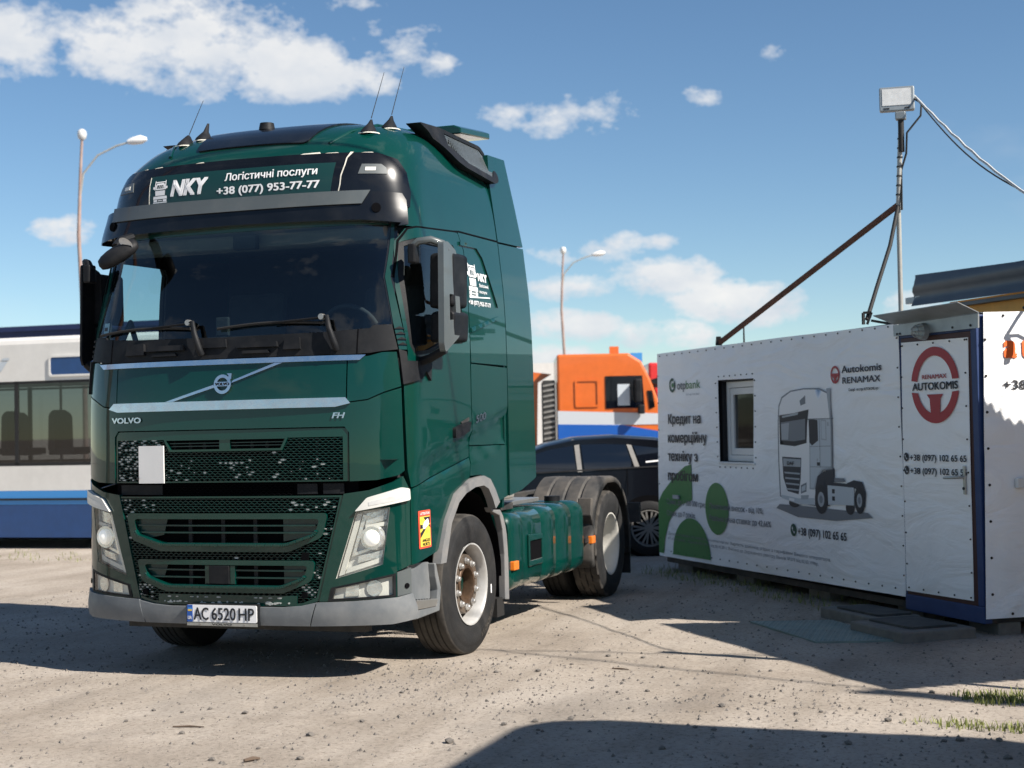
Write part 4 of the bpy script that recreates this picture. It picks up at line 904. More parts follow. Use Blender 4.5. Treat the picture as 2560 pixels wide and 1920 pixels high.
m = MB(); m.tube([(-1.0, .36, 2.27), (-1.02, .5, 2.42), (-1.08, .62, 2.36), (-1.1, .7, 2.26)], .02, 8); m.build('grab_handle', 'interior_seat', T, smooth=50)
m = MB(); m.box(-.16, -.06, .21, .24, 2.27, 2.40); m.build('phone_holder', 'rubber_black', T, bevel=.01)
panel('toll_badge', FF((-1.075, 2.33), (-1.02, 2.33), (-1.02, 2.40), (-1.075, 2.40)), wrap, 'print_light', T, off=-.009, thick=.002)
panel('badge_print', FF((-1.065, 2.345), (-1.03, 2.345), (-1.03, 2.37), (-1.065, 2.37)), wrap, 'print_dark', T, off=-.0065, thick=.001)

# --- wheels
def tyre_profile(R, rim, w, groove, gd=.012):
    h = w/2; out = [(-h*.62, rim-.012), (-h*.93, rim+.02), (-h*1.0, rim+.085), (-h*.99, rim+.13), (-h*.93, R-.045), (-h*.86, R-.016), (-h*.78, R-.004)]
    k = groove; ed = [(-h*.78+ (1.56*h)*(i+1)/(k+1)) for i in range(k)]
    for e in ed: out += [(e-.007, R), (e-.004, R-gd), (e+.004, R-gd), (e+.007, R)]
    out += [(h*.78, R-.004), (h*.86, R-.016), (h*.93, R-.045), (h*.945, R-.06), (h*.955, R-.062), (h*.99, rim+.13), (h*1.0, rim+.085), (h*.985, rim+.078), (h*.99, rim+.06), (h*.93, rim+.02), (h*.62, rim-.012)]
    return out
WR = .502
def tread_faces(o):
    me = o.data; me.materials.append(MATS['tread'])
    for p in me.polygons:
        if math.hypot(p.center.y, p.center.z) > WR-.022: p.material_index = 1
    return o
def tyre_words(W, s):
    def pm(a, b, off):
        t = math.radians(-28)-a/.40 if s < 0 else math.radians(-70)+a/.40
        return Vector((s*(.1475+off), s*0+(b)*math.cos(t), b*math.sin(t)))
    if s > 0: lettering('REGIONAL', .0, .30, .385, .42, pm, 'tread', W, off=.004, bold=.04)
def wheel_front(org, s, steer):
    """rim, tyre, hub and nuts round the wheel centre, outer side towards s*x"""
    m = MB(); o = (0, 0, 0)
    m.lathe([(-.13, .275), (.118, .275), (.135, .292), (.142, .294), (.142, .283), (.128, .272), (.07, .266), (.035, .260)], o, 56, 'x', s)
    W = m.build('wheel', 'rim_steel', T, smooth=35); W.location = org; W.rotation_euler = (0, 0, steer)
    wl_ = MB(); wl_.lathe([(.035, .2602), (-.06, .252), (-.085, .245), (-.09, .20)], o, 48, 'x', s); wl_.build('shaded_rim_well', 'chassis_dark', W, smooth=35)  # inner rim coloured dark in place of its shade and the hand holes
    ty = MB(); ty.lathe(tyre_profile(WR, .282, .30, 4), o, 96, 'x', s); tread_faces(ty.build('tyre', 'tyre', W, smooth=40))
    tyre_words(W, s)
    d = MB(); d.lathe([(-.09, .24), (-.06, .232), (-.02, .227), (-.015, .223), (.03, .222), (.035, .218), (.06, .217), (.065, .213), (.086, .212), (.094, .205), (.094, .135), (.085, .128), (.0, .125)], o, 48, 'x', s); d.build('disc', 'hub_steel', W, smooth=35)
    hb = MB(); hb.lathe([(.10, .142), (.106, .138), (.106, .116), (.085, .108), (.0, .105)], o, 40, 'x', s); hb.build('hub_ring', 'hub_bronze', W, smooth=40)
    hc = MB(); hc.lathe([(.0, .106), (.035, .09), (.04, .03), (.045, .0)], o, 32, 'x', s); hc.build('hub_cap', 'green_paint', W, smooth=40)
    me = None
    for k in range(10):
        t = 2*PI*(k+.5)/10
        if me is None:
            n = MB(); n.lathe([(.0, .0245), (.006, .0245), (.009, .02), (.022, .0185), (.029, .013), (.030, .0)], o, 12, 'x', s); nb = n.build('wheel_nut', 'nut_metal', W, smooth=45); me = nb.data
        else: nb = link('wheel_nut', me, W)
        nb.location = (s*.096, .1655*math.cos(t), .1655*math.sin(t))
    w = MB(); w.box(*sorted((s*.1475, s*.151)), .17*1.0+.16, .345, -.10, -.035); w.build('tyre_mark', 'print_white', W)
    return W
def wheel_rear(org, s):
    m = MB(); o = (0, 0, 0)
    m.lathe([(-.10, .275), (.10, .275), (.12, .292), (.128, .294), (.128, .282), (.112, .268), (.06, .262), (.02, .25), (-.06, .245), (-.11, .235), (-.135, .215), (-.14, .13), (-.10, .12), (.0, .115), (.02, .10), (.025, .0)], o, 56, 'x', s)
    W = m.build('wheel', 'rim_white', T, smooth=35); W.location = org
    prof = tyre_profile(WR, .282, .29, 3)
    def rf(i, j, r):
        if r > WR-.03 and r > .47 and ((i+(j//4)*3) % 8) in (0, 1) : return r-.012
        return r
    ty = MB(); ty.lathe(prof, o, 128, 'x', s, rfun=rf); tread_faces(ty.build('tyre', 'tyre', W, smooth=30))
    me = None
    for k in range(10):
        t = 2*PI*(k+.5)/10
        if me is None:
            n = MB(); n.lathe([(.0, .0245), (.01, .0245), (.035, .018), (.045, .0)], o, 10, 'x', s); nb = n.build('wheel_nut', 'nut_metal', W, smooth=45); me = nb.data
        else: nb = link('wheel_nut', me, W)
        nb.location = (-s*.137, .1655*math.cos(t), .1655*math.sin(t))
    return W
for s in (1, -1):
    wheel_front((s*1.075, 1.386, WR-.008), s, math.radians(-2.5)); wheel_rear((s*1.085, 5.075, WR-.008), s)
    ty = MB(); ty.lathe(tyre_profile(WR, .282, .27, 3), (0, 0, 0), 64, 'x', s); it = ty.build('inner_tyre', 'tyre', T, smooth=40); it.location = (s*.755, 5.075, WR-.008)

# --- chassis
for s in (1, -1):
    m = MB(); m.box(*sorted((s*.36, s*.43)), .9, 6.25, .72, 1.0); m.build('frame_rail', 'chassis_dark', T, bevel=.01)
m = MB(); m.cyl((-.85, 5.075, .5), (.85, 5.075, .5), .09, seg=16); m.lathe([(-.22, .05), (-.15, .2), (0, .24), (.15, .2), (.22, .05)], (0, 5.075, .5), 20, 'x'); m.build('rear_axle', 'chassis_dark', T, smooth=40)
m = MB(); m.bar((-.9, 1.386, .42), (.9, 1.386, .42), .12, .1); m.build('front_axle', 'chassis_dark', T, bevel=.01)
m = MB(); m.box(-.62, .62, .55, 1.9, .55, 1.25); m.build('engine_block', 'dark_inside', T)
m = MB(); m.bar((-.9, .3, .36), (.9, .3, .36), .1, .14); m.build('under_run_bar', 'chassis_dark', T)
m = MB(); m.prism(round_poly([(-.5, 4.3), (.5, 4.3), (.5, 4.9), (.28, 5.3), (.07, 5.35), (.05, 4.95), (-.05, 4.95), (-.07, 5.35), (-.28, 5.3), (-.5, 4.9)], .05), lambda x, y, d: (x, y, d), 1.10, 1.17); m.build('fifth_wheel', 'chassis_dark', T, bevel=.01)
m = MB(); m.box(-.35, .35, 2.5, 3.9, 1.0, 1.03); m.build('catwalk', 'aluminium', T)
m = MB(); m.box(.62, 1.08, 2.55, 3.35, .985, 1.02); cw = m.build('tank_step', 'aluminium', T, bevel=.005)
m = MB(); m.box(.95, 1.12, 2.30, 2.58, .965, 1.015); m.build('step_bracket', 'chassis_dark', T, bevel=.006)
m = MB(); m.box(.5, .9, 2.9, 3.25, 1.02, 1.16); m.build('valve_box', 'steel_rail', T, bevel=.02)
for k in range(3):
    m = MB(); m.tube([(.2-.15*k, 2.2, 1.7), (.25-.15*k, 2.75, 1.35+.05*k), (.3-.15*k, 3.3, 1.12), (.2-.15*k, 4.0, 1.12)], .018, 8); m.build('air_hose', ('rubber_black', 'sticker_red', 'rubber_black')[k], T, smooth=60)
m = MB(); m.tube([(1.12, 2.45, 1.09), (1.14, 2.62, 1.14), (1.15, 2.83, 1.175)], .014, 6); m.build('brace', 'rubber_black', T)
for s in (1, -1):
    # fuel tank: rounded box with grooves at the straps
    P = round_poly([(.68, .33), (1.215, .33), (1.215, .955), (.68, .955)], [.06, .13, .13, .06], 6)
    ys = [2.25, 2.262, 2.285, 2.32]+[2.36, 2.52, 2.535, 2.55]+[2.98, 2.99, 3.005, 3.015]+[3.36, 3.37, 3.385, 3.395]+[3.80, 3.81, 3.825, 3.835]+[4.14, 4.18, 4.205, 4.22]
    def scl(y):
        e = min(y-2.25, 4.22-y); k = 1-.10*max(0, 1-e/.06)**2
        if any(abs(y-g) < .008 for g in (2.5425, 2.9975, 3.3775, 3.8175)): k -= .018
        return k
    V = []; n = len(P); cx, cz = .95, .64
    for y in ys:
        k = scl(y); V += [(s*(cx+(x-cx)*k), y, cz+(z-cz)*k) for x, z in P]
    m = MB(); m.add(V, [(j*n+i, j*n+(i+1) % n, (j+1)*n+(i+1) % n, (j+1)*n+i) for j in range(len(ys)-1) for i in range(n)]+[tuple(range(n-1, -1, -1)), tuple(range((len(ys)-1)*n, len(ys)*n))])
    tank = m.build('fuel_tank', GP, T, smooth=40)
    bc = MB(); bc.box(*sorted((s*1.12, s*1.2195)), 2.66, 2.97, .535, .70); bc.build('foothold_shade', 'dark_inside', tank, bevel=.006)  # no recess is cut; this black box paints the shade inside it
    m = MB(); m.prism([(2.645, .505), (2.98, .505), (2.97, .55), (2.97, .70), (2.975, .735), (2.64, .75), (2.655, .70), (2.655, .55)], lambda y, z, d: (s*d, y, z), 1.205, 1.226)
    fr_ = panel('foothold_rim', [(2.635, .50), (2.985, .50), (2.985, .745), (2.635, .755)], lambda y, z, o: Vector((s*(1.216+o), y, z)), GP, tank, holes=[[(2.665, .545), (2.965, .545), (2.965, .70), (2.665, .70)]], off=.014, thick=.02, sp=.2, bevel=.008)
    m = MB(); m.box(*sorted((s*1.14, s*1.226)), 2.665, 2.965, .53, .546); m.build('foothold_tread', 'aluminium', tank)
    m = MB(); m.box(*sorted((s*.98, s*1.10)), 2.62, 2.92, .90, .966); m.build('tank_recess', GP, tank, bevel=.012)
    m = MB(); m.cyl((s*1.0, 3.95, .93), (s*1.0, 3.95, 1.0), .07, seg=20); m.build('tank_cap', 'black_plastic', tank, smooth=40)
    m = MB(); m.box(*sorted((s*1.19, s*1.235)), 2.262, 2.37, .505, .575); al = m.build('side_marker', 'amber', T, bevel=.008)
    m = MB(); m.box(*sorted((s*1.0, s*1.20)), 2.225, 2.265, .515, .57); m.build('marker_bracket', 'chassis_dark', al)
    m = MB(); m.box(*sorted((s*1.19, s*1.235)), 4.385, 4.49, .545, .615); al = m.build('side_marker', 'amber', T, bevel=.008)
    m = MB(); m.box(*sorted((s*1.05, s*1.20)), 4.27, 4.40, .56, .60); m.build('marker_bracket', 'chassis_dark', al)
    # rear mudguard, ridged along its run
    cx_, cz_, R0 = 5.075, WR, .615; xs = [.60, .615, .73, .745, .76, .775, .89, .905, .92, .935, 1.04, 1.055, 1.07, 1.085, 1.19, 1.215, 1.22]
    rr = [0, .02, .02, .004, .004, .02, .02, .004, .004, .02, .02, .004, .004, .02, .02, .01, -.03]
    th = [math.radians(t) for t in np.linspace(196, -14, 30)]
    m = MB()
    def gp(x, t):
        i = xs.index(x); R = R0+rr[i]+.03*max(0, math.cos(t))*0; zz = cz_+min(R*math.sin(t), .60+rr[i]); return (s*x, cx_+R*1.08*math.cos(t), zz)
    m.grid(gp, xs, th); FD_ = m.build('rear_mudguard', 'fender_rubber', T, smooth=35)
    sm = FD_.modifiers.new('thick', 'SOLIDIFY'); sm.thickness = .02; sm.offset = 0
    for t0, w in ((150, .05), (118, .05), (85, .05)):
        t = math.radians(t0); m = MB(); p = (cx_+.665*math.cos(t), cz_+.63*math.sin(t)); m.bar((s*.80, p[0], p[1]), (s*.88, p[0], p[1]), .06, .012, (0, math.cos(t), math.sin(t))); m.build('mudguard_clip', 'rubber_black', FD_)
    m = MB(); m.prism([(4.37, .80), (4.50, .60), (4.53, .62), (4.45, .84), (4.46, .95), (4.40, .96)], lambda y, z, d: (s*d, y, z), 1.10, 1.23); m.build('mudguard_bracket', 'fender_rubber', FD_, bevel=.01)
    m = MB(); m.box(*sorted((s*.63, s*1.21)), 5.76, 5.775, .15, .62); m.build('mud_flap', 'rubber_black', T)
m = MB(); m.box(-1.2, 1.2, 6.2, 6.26, .62, .82); m.build('rear_light_beam', 'chassis_dark', T)
for s in (1, -1):
    m = MB(); m.box(*sorted((s*.8, s*1.18)), 6.261, 6.30, .65, .79); m.build('tail_lamp', 'sticker_red', T, bevel=.01)

# ------------------------------------------------------------------ ground
def vnoise(x, y, seed=0):
    def h(i, j): 
        n = (i*374761393+j*668265263+seed*69069) & 0xffffffff; n = ((n ^ (n >> 13))*1274126177) & 0xffffffff; return ((n ^ (n >> 16)) & 0xffff)/65535.
    i, j = math.floor(x), math.floor(y); fx, fy = x-i, y-j; fx = fx*fx*(3-2*fx); fy = fy*fy*(3-2*fy)
    return (h(i, j)*(1-fx)+h(i+1, j)*fx)*(1-fy)+(h(i, j+1)*(1-fx)+h(i+1, j+1)*fx)*fy
def ground_z(x, y):
    return .022*(vnoise(x*.55, y*.55, 1)-.5)+.012*(vnoise(x*2.1, y*2.1, 2)-.5)+.006*(vnoise(x*7, y*7, 3)-.5)-.006
def ground_material():
    mt = bpy.data.materials.new('dirt_ground'); mt.use_nodes = True; nt = mt.node_tree; N = nt.nodes; L = nt.links; p = N['Principled BSDF']; p.inputs['Roughness'].default_value = .95; p.inputs['Specular IOR Level'].default_value = .15
    tc = N.new('ShaderNodeTexCoord')
    def noise(sc, det, rg=.6, dist=0.):
        n = N.new('ShaderNodeTexNoise'); L.new(tc.outputs['Object'], n.inputs['Vector']); n.inputs['Scale'].default_value = sc; n.inputs['Detail'].default_value = det; n.inputs['Roughness'].default_value = rg; n.inputs['Distortion'].default_value = dist; return n.outputs['Fac']
    def ramp(src, stops):
        r = N.new('ShaderNodeValToRGB'); L.new(src, r.inputs[0]); e = r.color_ramp.elements
        e[0].position, e[0].color = stops[0][0], (*stops[0][1], 1); e[1].position, e[1].color = stops[-1][0], (*stops[-1][1], 1)
        for s in stops[1:-1]: q = e.new(s[0]); q.color = (*s[1], 1)
        return r.outputs[0]
    base = ramp(noise(.7, 10, .62, .4), [(.3, (.285, .243, .20)), (.5, (.385, .336, .284)), (.7, (.45, .40, .347))])
    grit = ramp(noise(38, 8, .75), [(.34, (.30, .28, .26)), (.46, (.90, .90, .90)), (.60, (1.0, 1.0, 1.0)), (.72, (1.35, 1.33, 1.30))])
    mx = N.new('ShaderNodeMix'); mx.data_type = 'RGBA'; mx.blend_type = 'MULTIPLY'; mx.inputs['Factor'].default_value = .85; L.new(base, mx.inputs['A']); L.new(grit, mx.inputs['B'])
    # wheel-worn bands across the yard
    mp = N.new('ShaderNodeMapping'); L.new(tc.outputs['Object'], mp.inputs[0]); mp.inputs['Rotation'].default_value = (0, 0, .32); mp.inputs['Scale'].default_value = (2.6, .16, 1)
    tn_ = N.new('ShaderNodeTexNoise'); L.new(mp.outputs[0], tn_.inputs['Vector']); tn_.inputs['Scale'].default_value = 1.0; tn_.inputs['Detail'].default_value = 7; tn_.inputs['Roughness'].default_value = .62
    tr = ramp(tn_.outputs['Fac'], [(.34, (.74, .72, .69)), (.5, (1., 1., 1.)), (.66, (1.10, 1.09, 1.07))])
    mt_ = N.new('ShaderNodeMix'); mt_.data_type = 'RGBA'; mt_.blend_type = 'MULTIPLY'; mt_.inputs['Factor'].default_value = .6; L.new(mx.outputs['Result'], mt_.inputs['A']); L.new(tr, mt_.inputs['B']); mx = mt_
    # grey gravel patches
    gm = ramp(noise(.55, 6, .6), [(.54, (0, 0, 0)), (.66, (.34, .34, .34))])
    m2 = N.new('ShaderNodeMix'); m2.data_type = 'RGBA'; L.new(gm, m2.inputs['Factor']); L.new(mx.outputs['Result'], m2.inputs['A'])
    gv = ramp(noise(60, 6, .8), [(.35, (.06, .055, .05)), (.5, (.19, .172, .152)), (.68, (.30, .275, .25))]); L.new(gv, m2.inputs['B'])
    L.new(m2.outputs['Result'], p.inputs['Base Color'])
    b1 = N.new('ShaderNodeBump'); b1.inputs['Strength'].default_value = .8; b1.inputs['Distance'].default_value = .016; L.new(noise(26, 12, .75), b1.inputs['Height'])
    b2 = N.new('ShaderNodeBump'); b2.inputs['Strength'].default_value = .5; b2.inputs['Distance'].default_value = .004; L.new(noise(160, 6, .7), b2.inputs['Height']); L.new(b1.outputs[0], b2.inputs['Normal'])
    L.new(b2.outputs[0], p.inputs['Normal']); MATS['dirt_ground'] = mt
ground_material()
xs = np.concatenate([[-900, -200, -60, -30, -18, -12, -9, -7, -6], np.arange(-5, 7.01, .05), [8, 9.5, 12, 16, 30, 80, 300, 900]])
ys = np.concatenate([[-900, -200, -60, -25, -14, -10, -8, -7], np.arange(-6, 8.01, .05), [8.5, 9, 10, 12, 15, 20, 30, 50, 90, 200, 500, 1500]])
g = MB(); g.grid(lambda x, y: (x, y, ground_z(x, y) if abs(x) < 10 and -8 < y < 12 else -.006), xs, ys)
gr = g.build('ground', 'dirt_ground', smooth=60, recalc=False); tag(gr, kind='structure')

# loose stones: small ones as one scatter, the larger ones one by one
def rock(r, seed, flat=.6):
    rg = random.Random(seed); bm = bmesh.new(); bmesh.ops.create_icosphere(bm, subdivisions=1, radius=r)
    for v in bm.verts:
        k = rg.uniform(.62, 1.15); v.co = Vector((v.co.x*k*rg.uniform(.85, 1.2), v.co.y*k, v.co.z*k*flat))
    V = [tuple(v.co) for v in bm.verts]; bm.verts.index_update(); Fc = [tuple(v.index for v in f.verts) for f in bm.faces]; bm.free(); return V, Fc
protos = [rock(1., k) for k in range(9)]
tet = [([(1, 0, -.4), (-.6, .9, -.4), (-.7, -.8, -.4), (0, .1, .6)], [(0, 1, 3), (1, 2, 3), (2, 0, 3)]), ([(1, .3, -.3), (-.2, .9, -.3), (-.9, -.2, -.3), (.1, -.8, -.3), (.1, .0, .55)], [(0, 1, 4), (1, 2, 4), (2, 3, 4), (3, 0, 4)])]
sv = []; sf = []
def in_truck(x, y): return -1.2 < x < 1.2 and .9 < y < 6
R2 = random.Random(5); cnt = 0
while cnt < 20000:
    # denser towards the camera and in the grey patches
    x = R2.uniform(-4.5, 6.2); y = R2.uniform(-5.5, 6.5)
    d = vnoise(x*.6+3, y*.6, 11); patch = max(0, 1-((x-1.6)**2+(y-.1)**2)/1.6)+max(0, 1-((x-3.6)**2/1.2+(y+.1)**2/.6))*.8
    if R2.random() > .16+.55*max(0, d-.45)+.7*patch: continue
    r = .003+.016*R2.random()**3.2; V, Fc = R2.choice(tet); a = R2.uniform(0, 2*PI); c, s_ = math.cos(a), math.sin(a); b = len(sv); z = ground_z(x, y)+r*.2
    sv += [(x+r*(p[0]*c-p[1]*s_), y+r*(p[0]*s_+p[1]*c), z+r*p[2]*1.1) for p in V]; sf += [tuple(b+i for i in f) for f in Fc]; cnt += 1
m = MB(); m.v = sv; m.f = sf; gv_ = m.build('gravel', 'stone', recalc=False); tag(gv_, 'fine grey gravel and grit scattered over the dry yard', 'gravel', kind='stuff')
rock_me = []
for k in range(9):
    me = bpy.data.meshes.new('stone'); me.from_pydata(protos[k][0], [], protos[k][1]); me.materials.append(MATS['stone']); rock_me.append(me)
def wpt(u, v, z=0.):
    d = FV+(u-1280)/FPX*RV-(v-960)/FPX*UV; return CAM+d*(z-CAM[2])/d[2]
big = [(1125, 1850, .042), (775, 1834, .035), (1520, 1640, .03), (1607, 1643, .025), (1655, 1667, .025), (1695, 1714, .02), (1345, 1680, .03), (1805, 1766, .035), (1618, 1727, .03), (1340, 1800, .03), (1428, 1795, .03), (1345, 1820, .02),
       (1738, 1814, .024), (1787, 1820, .024), (1655, 1868, .03), (2220, 1798, .034), (2120, 1855, .035), (2052, 1777, .025), (1926, 1677, .02), (2085, 1715, .02), (2400, 1850, .035), (2360, 1852, .025), (2500, 1850, .03), (2520, 1895, .035),
       (612, 1782, .03), (455, 1828, .028), (315, 1797, .025), (385, 1773, .022), (525, 1770, .022), (455, 1778, .02), (750, 1893, .03), (645, 1868, .02), (690, 1768, .02), (220, 1732, .02), (275, 1709, .018), (600, 1732, .018), (1240, 1682, .026), (1005, 1735, .024),
       (907, 1800, .026), (1260, 1808, .028), (1880, 1740, .022), (1935, 1750, .02), (1980, 1700, .02), (1560, 1700, .02), (1575, 1770, .022), (1430, 1660, .02), (530, 1896, .03), (1290, 1640, .018), (1990, 1782, .022), (2150, 1770, .02), (2330, 1730, .03), (2060, 1836, .025)]
for i, (u, v, r) in enumerate(big):
    p = wpt(u, v); o = link('stone', rock_me[i % 9]); R = r*.75; o.scale = (R, R, R*.9); o.rotation_euler = (0, 0, R2.uniform(0, 6.28)); o.location = (p[0], p[1], ground_z(p[0], p[1])+R*.3)
    tag(o, 'small angular grey stone lying loose on the dry dirt yard', 'stone', 'loose stones on the dirt yard')
for (u0, v0, u1, v1, w, lb) in ((432, 1812, 510, 1814, .006, 'thin straight reddish twig lying on the dirt before the truck'), (610, 1902, 650, 1896, .011, 'short thick chip of wood on the dirt at the bottom edge'), (1530, 1669, 1572, 1672, .006, 'small dark bent twig beside the cable shadows')):
    a = wpt(u0, v0); b = wpt(u1, v1); m = MB(); mid = (a+b)/2; m.tube([(a[0], a[1], w+ground_z(a[0], a[1])), (mid[0], mid[1]+.01, w*1.3+ground_z(mid[0], mid[1])), (b[0], b[1], w+ground_z(b[0], b[1]))], [w*.7, w, w*.5], 6); tag(m.build('twig', 'twig'), lb, 'twig')
# grass
def tuft(m, x, y, n, h, sp, rg):
    for _ in range(n):
        a = rg.uniform(0, 6.28); r = sp*rg.random()**.6; px, py = x+r*math.cos(a), y+r*math.sin(a); z = ground_z(px, py) if abs(px) < 10 else -.006; hh = h*rg.uniform(.4, 1.1); l = rg.uniform(.2, .8)*hh; b = rg.uniform(0, 6.28); w = .004
        dx, dy = math.cos(b), math.sin(b)
        m.add([(px-dy*w, py+dx*w, z), (px+dy*w, py-dx*w, z), (px+dx*l*.4+dy*w*.7, py+dy*l*.4-dx*w*.7, z+hh*.6), (px+dx*l*.4-dy*w*.7, py+dy*l*.4+dx*w*.7, z+hh*.6), (px+dx*l, py+dy*l, z+hh)], [(0, 1, 2, 3), (3, 2, 4)])
rg = random.Random(3); m = MB()
for (u, v, n, h, sp) in ((2470, 1742, 130, .05, .16), (2540, 1742, 150, .055, .17), (2420, 1736, 60, .04, .12), (2500, 1752, 90, .045, .15), (2400, 1812, 70, .045, .13), (2460, 1816, 50, .04, .12), (2545, 1822, 70, .05, .1), (2300, 1803, 25, .035, .1)):
    p = wpt(u, v); tuft(m, p[0], p[1], n, h, sp, rg)
tag(m.build('grass_patch', 'grass', recalc=False), 'short dry green grass at the right edge of the yard', 'grass', kind='stuff')
m = MB()
for k in range(26):
    p = wpt(rg.uniform(-30, 225), rg.uniform(1376, 1402)); tuft(m, p[0], p[1], 5, .06, .3, rg)
tag(m.build('grass_verge', 'grass', recalc=False), 'patchy grass strip on the ground along the bus', 'grass', kind='stuff')

material('car_glass_solid', (.004, .005, .007), .05, coat=1., coat_rough=.0)
# ------------------------------------------------------------------ the sales cabin
AX, AY = 1.042, 7.762; TX, TY = .6057, -.7957
CB = empty('sales_cabin', (AX, AY, 0), math.atan2(TY, TX), 'low white banner-clad sales cabin with blue door frame and tin awning', 'cabin')
CL, CD = 6.02, 2.4      # local x along the long front, local y to the rear
Z0, Z1 = .14, 2.40
fm = lambda x, z, o: Vector((x, -o, z))                 # front face
rm = lambda y, z, o: Vector((CL+o, y, z))               # right end face
m = MB(); m.add([(0, .0, Z0), (4.95, .0, Z0), (4.95, 0, Z1), (0, 0, Z1)], [(0, 1, 2, 3)])
wl = panel('front_wall', [(0, Z0+.07), (4.95, Z0+.07), (4.95, Z1-.01), (0, Z1-.01)], fm, 'interior_dark', CB, holes=[[(1.60, 1.22), (2.36, 1.22), (2.36, 2.03), (1.60, 2.03)]], off=-.02, thick=.06, sp=.6)  # wall colour darkened to carry the shade of the window reveal
m = MB(); m.box(0, CL-.0, CD-.05, CD, Z0, Z1-.01); m.build('rear_wall', 'cabin_blue', CB)
m = MB(); m.box(-.0, .05, .081, CD-.051, Z0, Z1-.01); m.build('left_wall', 'cabin_blue', CB)
m = MB(); m.box(CL-.06, CL-.012, .081, CD-.051, Z0, Z1-.01); m.build('right_wall', 'cabin_blue', CB)
m = MB(); m.box(.02, CL-.03, .05, CD, Z0-.06, Z0-.005); m.build('floor_frame', 'chassis_dark', CB)  # dark colour paints the shade below the banner's lower edge
m = MB(); m.box(-.0, CL-.02, .03, CD, Z1-.0095, Z1-.002); m.build('roof', 'roof_sheet', CB)
m = MB(); m.box(.3, CL-.3, .7, .75, Z0, Z1-.1); m.build('inner_partition', 'interior_dark', CB)
for x in (.15, 1.6, 3.1, 4.6, 5.6):
    for y in (.12, 2.0):
        m = MB(); m.box(x, x+.38, y, y+.2, -.03, Z0-.061); m.build('support_block', 'concrete', CB, bevel=.01)
# banner with a cut-out for the window
def wr(x, z): return .004*math.sin(x*3.1+2*math.sin(z*2.3))+.006*max(0, (.7-z))*math.sin(x*9+z*6)
def fb(x, z, o): return Vector((x, -(o+wr(x, z)), z))
winh = [(1.565, 1.205), (2.335, 1.20), (2.365, 2.04), (1.575, 2.05)]
BN = panel('banner', [(-.02, .150), (1.5, .155), (3, .165), (4.955, .18), (4.965, 1.2), (4.96, Z1-.015), (3, Z1), (.02, Z1)], fb, 'banner_white', CB, holes=[winh], off=.02, thick=.004, sp=.09, smooth=60)
m = MB()
for (x, z) in [(.1+.205*k, Z1-.03) for k in range(24)]+[(.1+.205*k, .215+.005*k*.2) for k in range(24)]+[(4.94, .35+.24*k) for k in range(9)]+[(.03, .35+.3*k) for k in range(7)]+[(1.6+.125*k, 2.085) for k in range(7)]+[(1.58+.125*k, 1.165) for k in range(7)]+[(1.53, 1.27+.15*k) for k in range(6)]+[(2.395, 1.27+.15*k) for k in range(6)]:
    p = fb(x, z, .022); m.cyl(p, p+Vector((0, -.007, 0)), .0075, .006, 8)
tag(m.build('banner_studs', 'rubber_black', BN), kind='stuff')
PO = .027
def pr_(P, mat, name='print', holes=(), parent=None, o=PO, sp=.12): return panel(name, P, fb, mat, parent or BN, holes=holes, off=o, thick=0, sp=sp)
# green leaf shapes
gl = [(.88, 1.18), (.72, 1.155), (.50, 1.07), (.30, .96), (.12, .86), (-.005, .75), (-.01, .185), (.12, .185), (.16, .36), (.26, .53), (.42, .66), (.62, .745), (.88, .80)]
pr_(gl, 'print_green', 'leaf_print'); pr_(ellipse(1.49, .735, .28, .267, 32), 'print_green', 'dot_print')
pr_([(.335, .19), (1.305, .195)]+ellipse(.835, .195, .475, .41, 24, .02, PI-.02), 'print_green', 'dome_print')
# bank mark and wording
pr_(ellipse(.435, 2.035, .082, .078, 32, math.radians(60), math.radians(400))+ellipse(.435, 2.035, .052, .048, 32, math.radians(60), math.radians(400))[::-1], 'print_darkgreen', 'ring_print', o=PO)
pr_(ellipse(.445, 2.035, .028, .026, 16), 'print_green', 'dot_print')
lettering('otp', .565, .80, 1.985, 2.075, fb, 'print_mid', BN, off=PO, bold=.03); lettering('bank', .805, 1.17, 1.985, 2.075, fb, 'print_green', BN, off=PO)
lettering('Group member', .80, 1.15, 1.915, 1.94, fb, 'print_grey', BN, off=PO)
for tx, a, b, z in (('Кредит на', .31, 1.16, 1.615), ('комерційну', .30, 1.29, 1.413), ('техніку з', .29, 1.05, 1.212), ('пробігом', .28, 1.04, 1.0)):
    lettering(tx, a, b, z, z+.10, fb, 'print_dark', BN, off=PO+.002, bold=.05)
for tx, a, b, z in (('Сума: до 1 300 000 грн;', .23, 1.21, .735), ('Строк: до 7 років;', .225, .95, .61), ('Початковий внесок - від 10%;', 1.32, 2.52, .73), ('Реальна річна ставка: до 42,66%', 1.31, 2.67, .61)):
    lettering(tx, a, b, z, z+.055, fb, 'print_mid', BN, off=PO+.002, bold=.02)
lettering('Детальні умови на otpbank.ua/commercial-car. Вартість дзвінків згідно з тарифами Вашого оператора.', .235, 3.79, .400, .428, fb, 'print_mid', BN, off=PO+.002, slope=-.008)
lettering('АТ «ОТП БАНК». Ліцензія НБУ №191 від 05.10.2011. Внесено до Державного реєстру банків №273 від 02.03.1998р.', .235, 3.57, .345, .373, fb, 'print_mid', BN, off=PO+.002, slope=-.008)
m = MB(); m.box(.43, .58, -.05, -.03, .80, .84); m.build('small_tag', 'print_grey', BN)
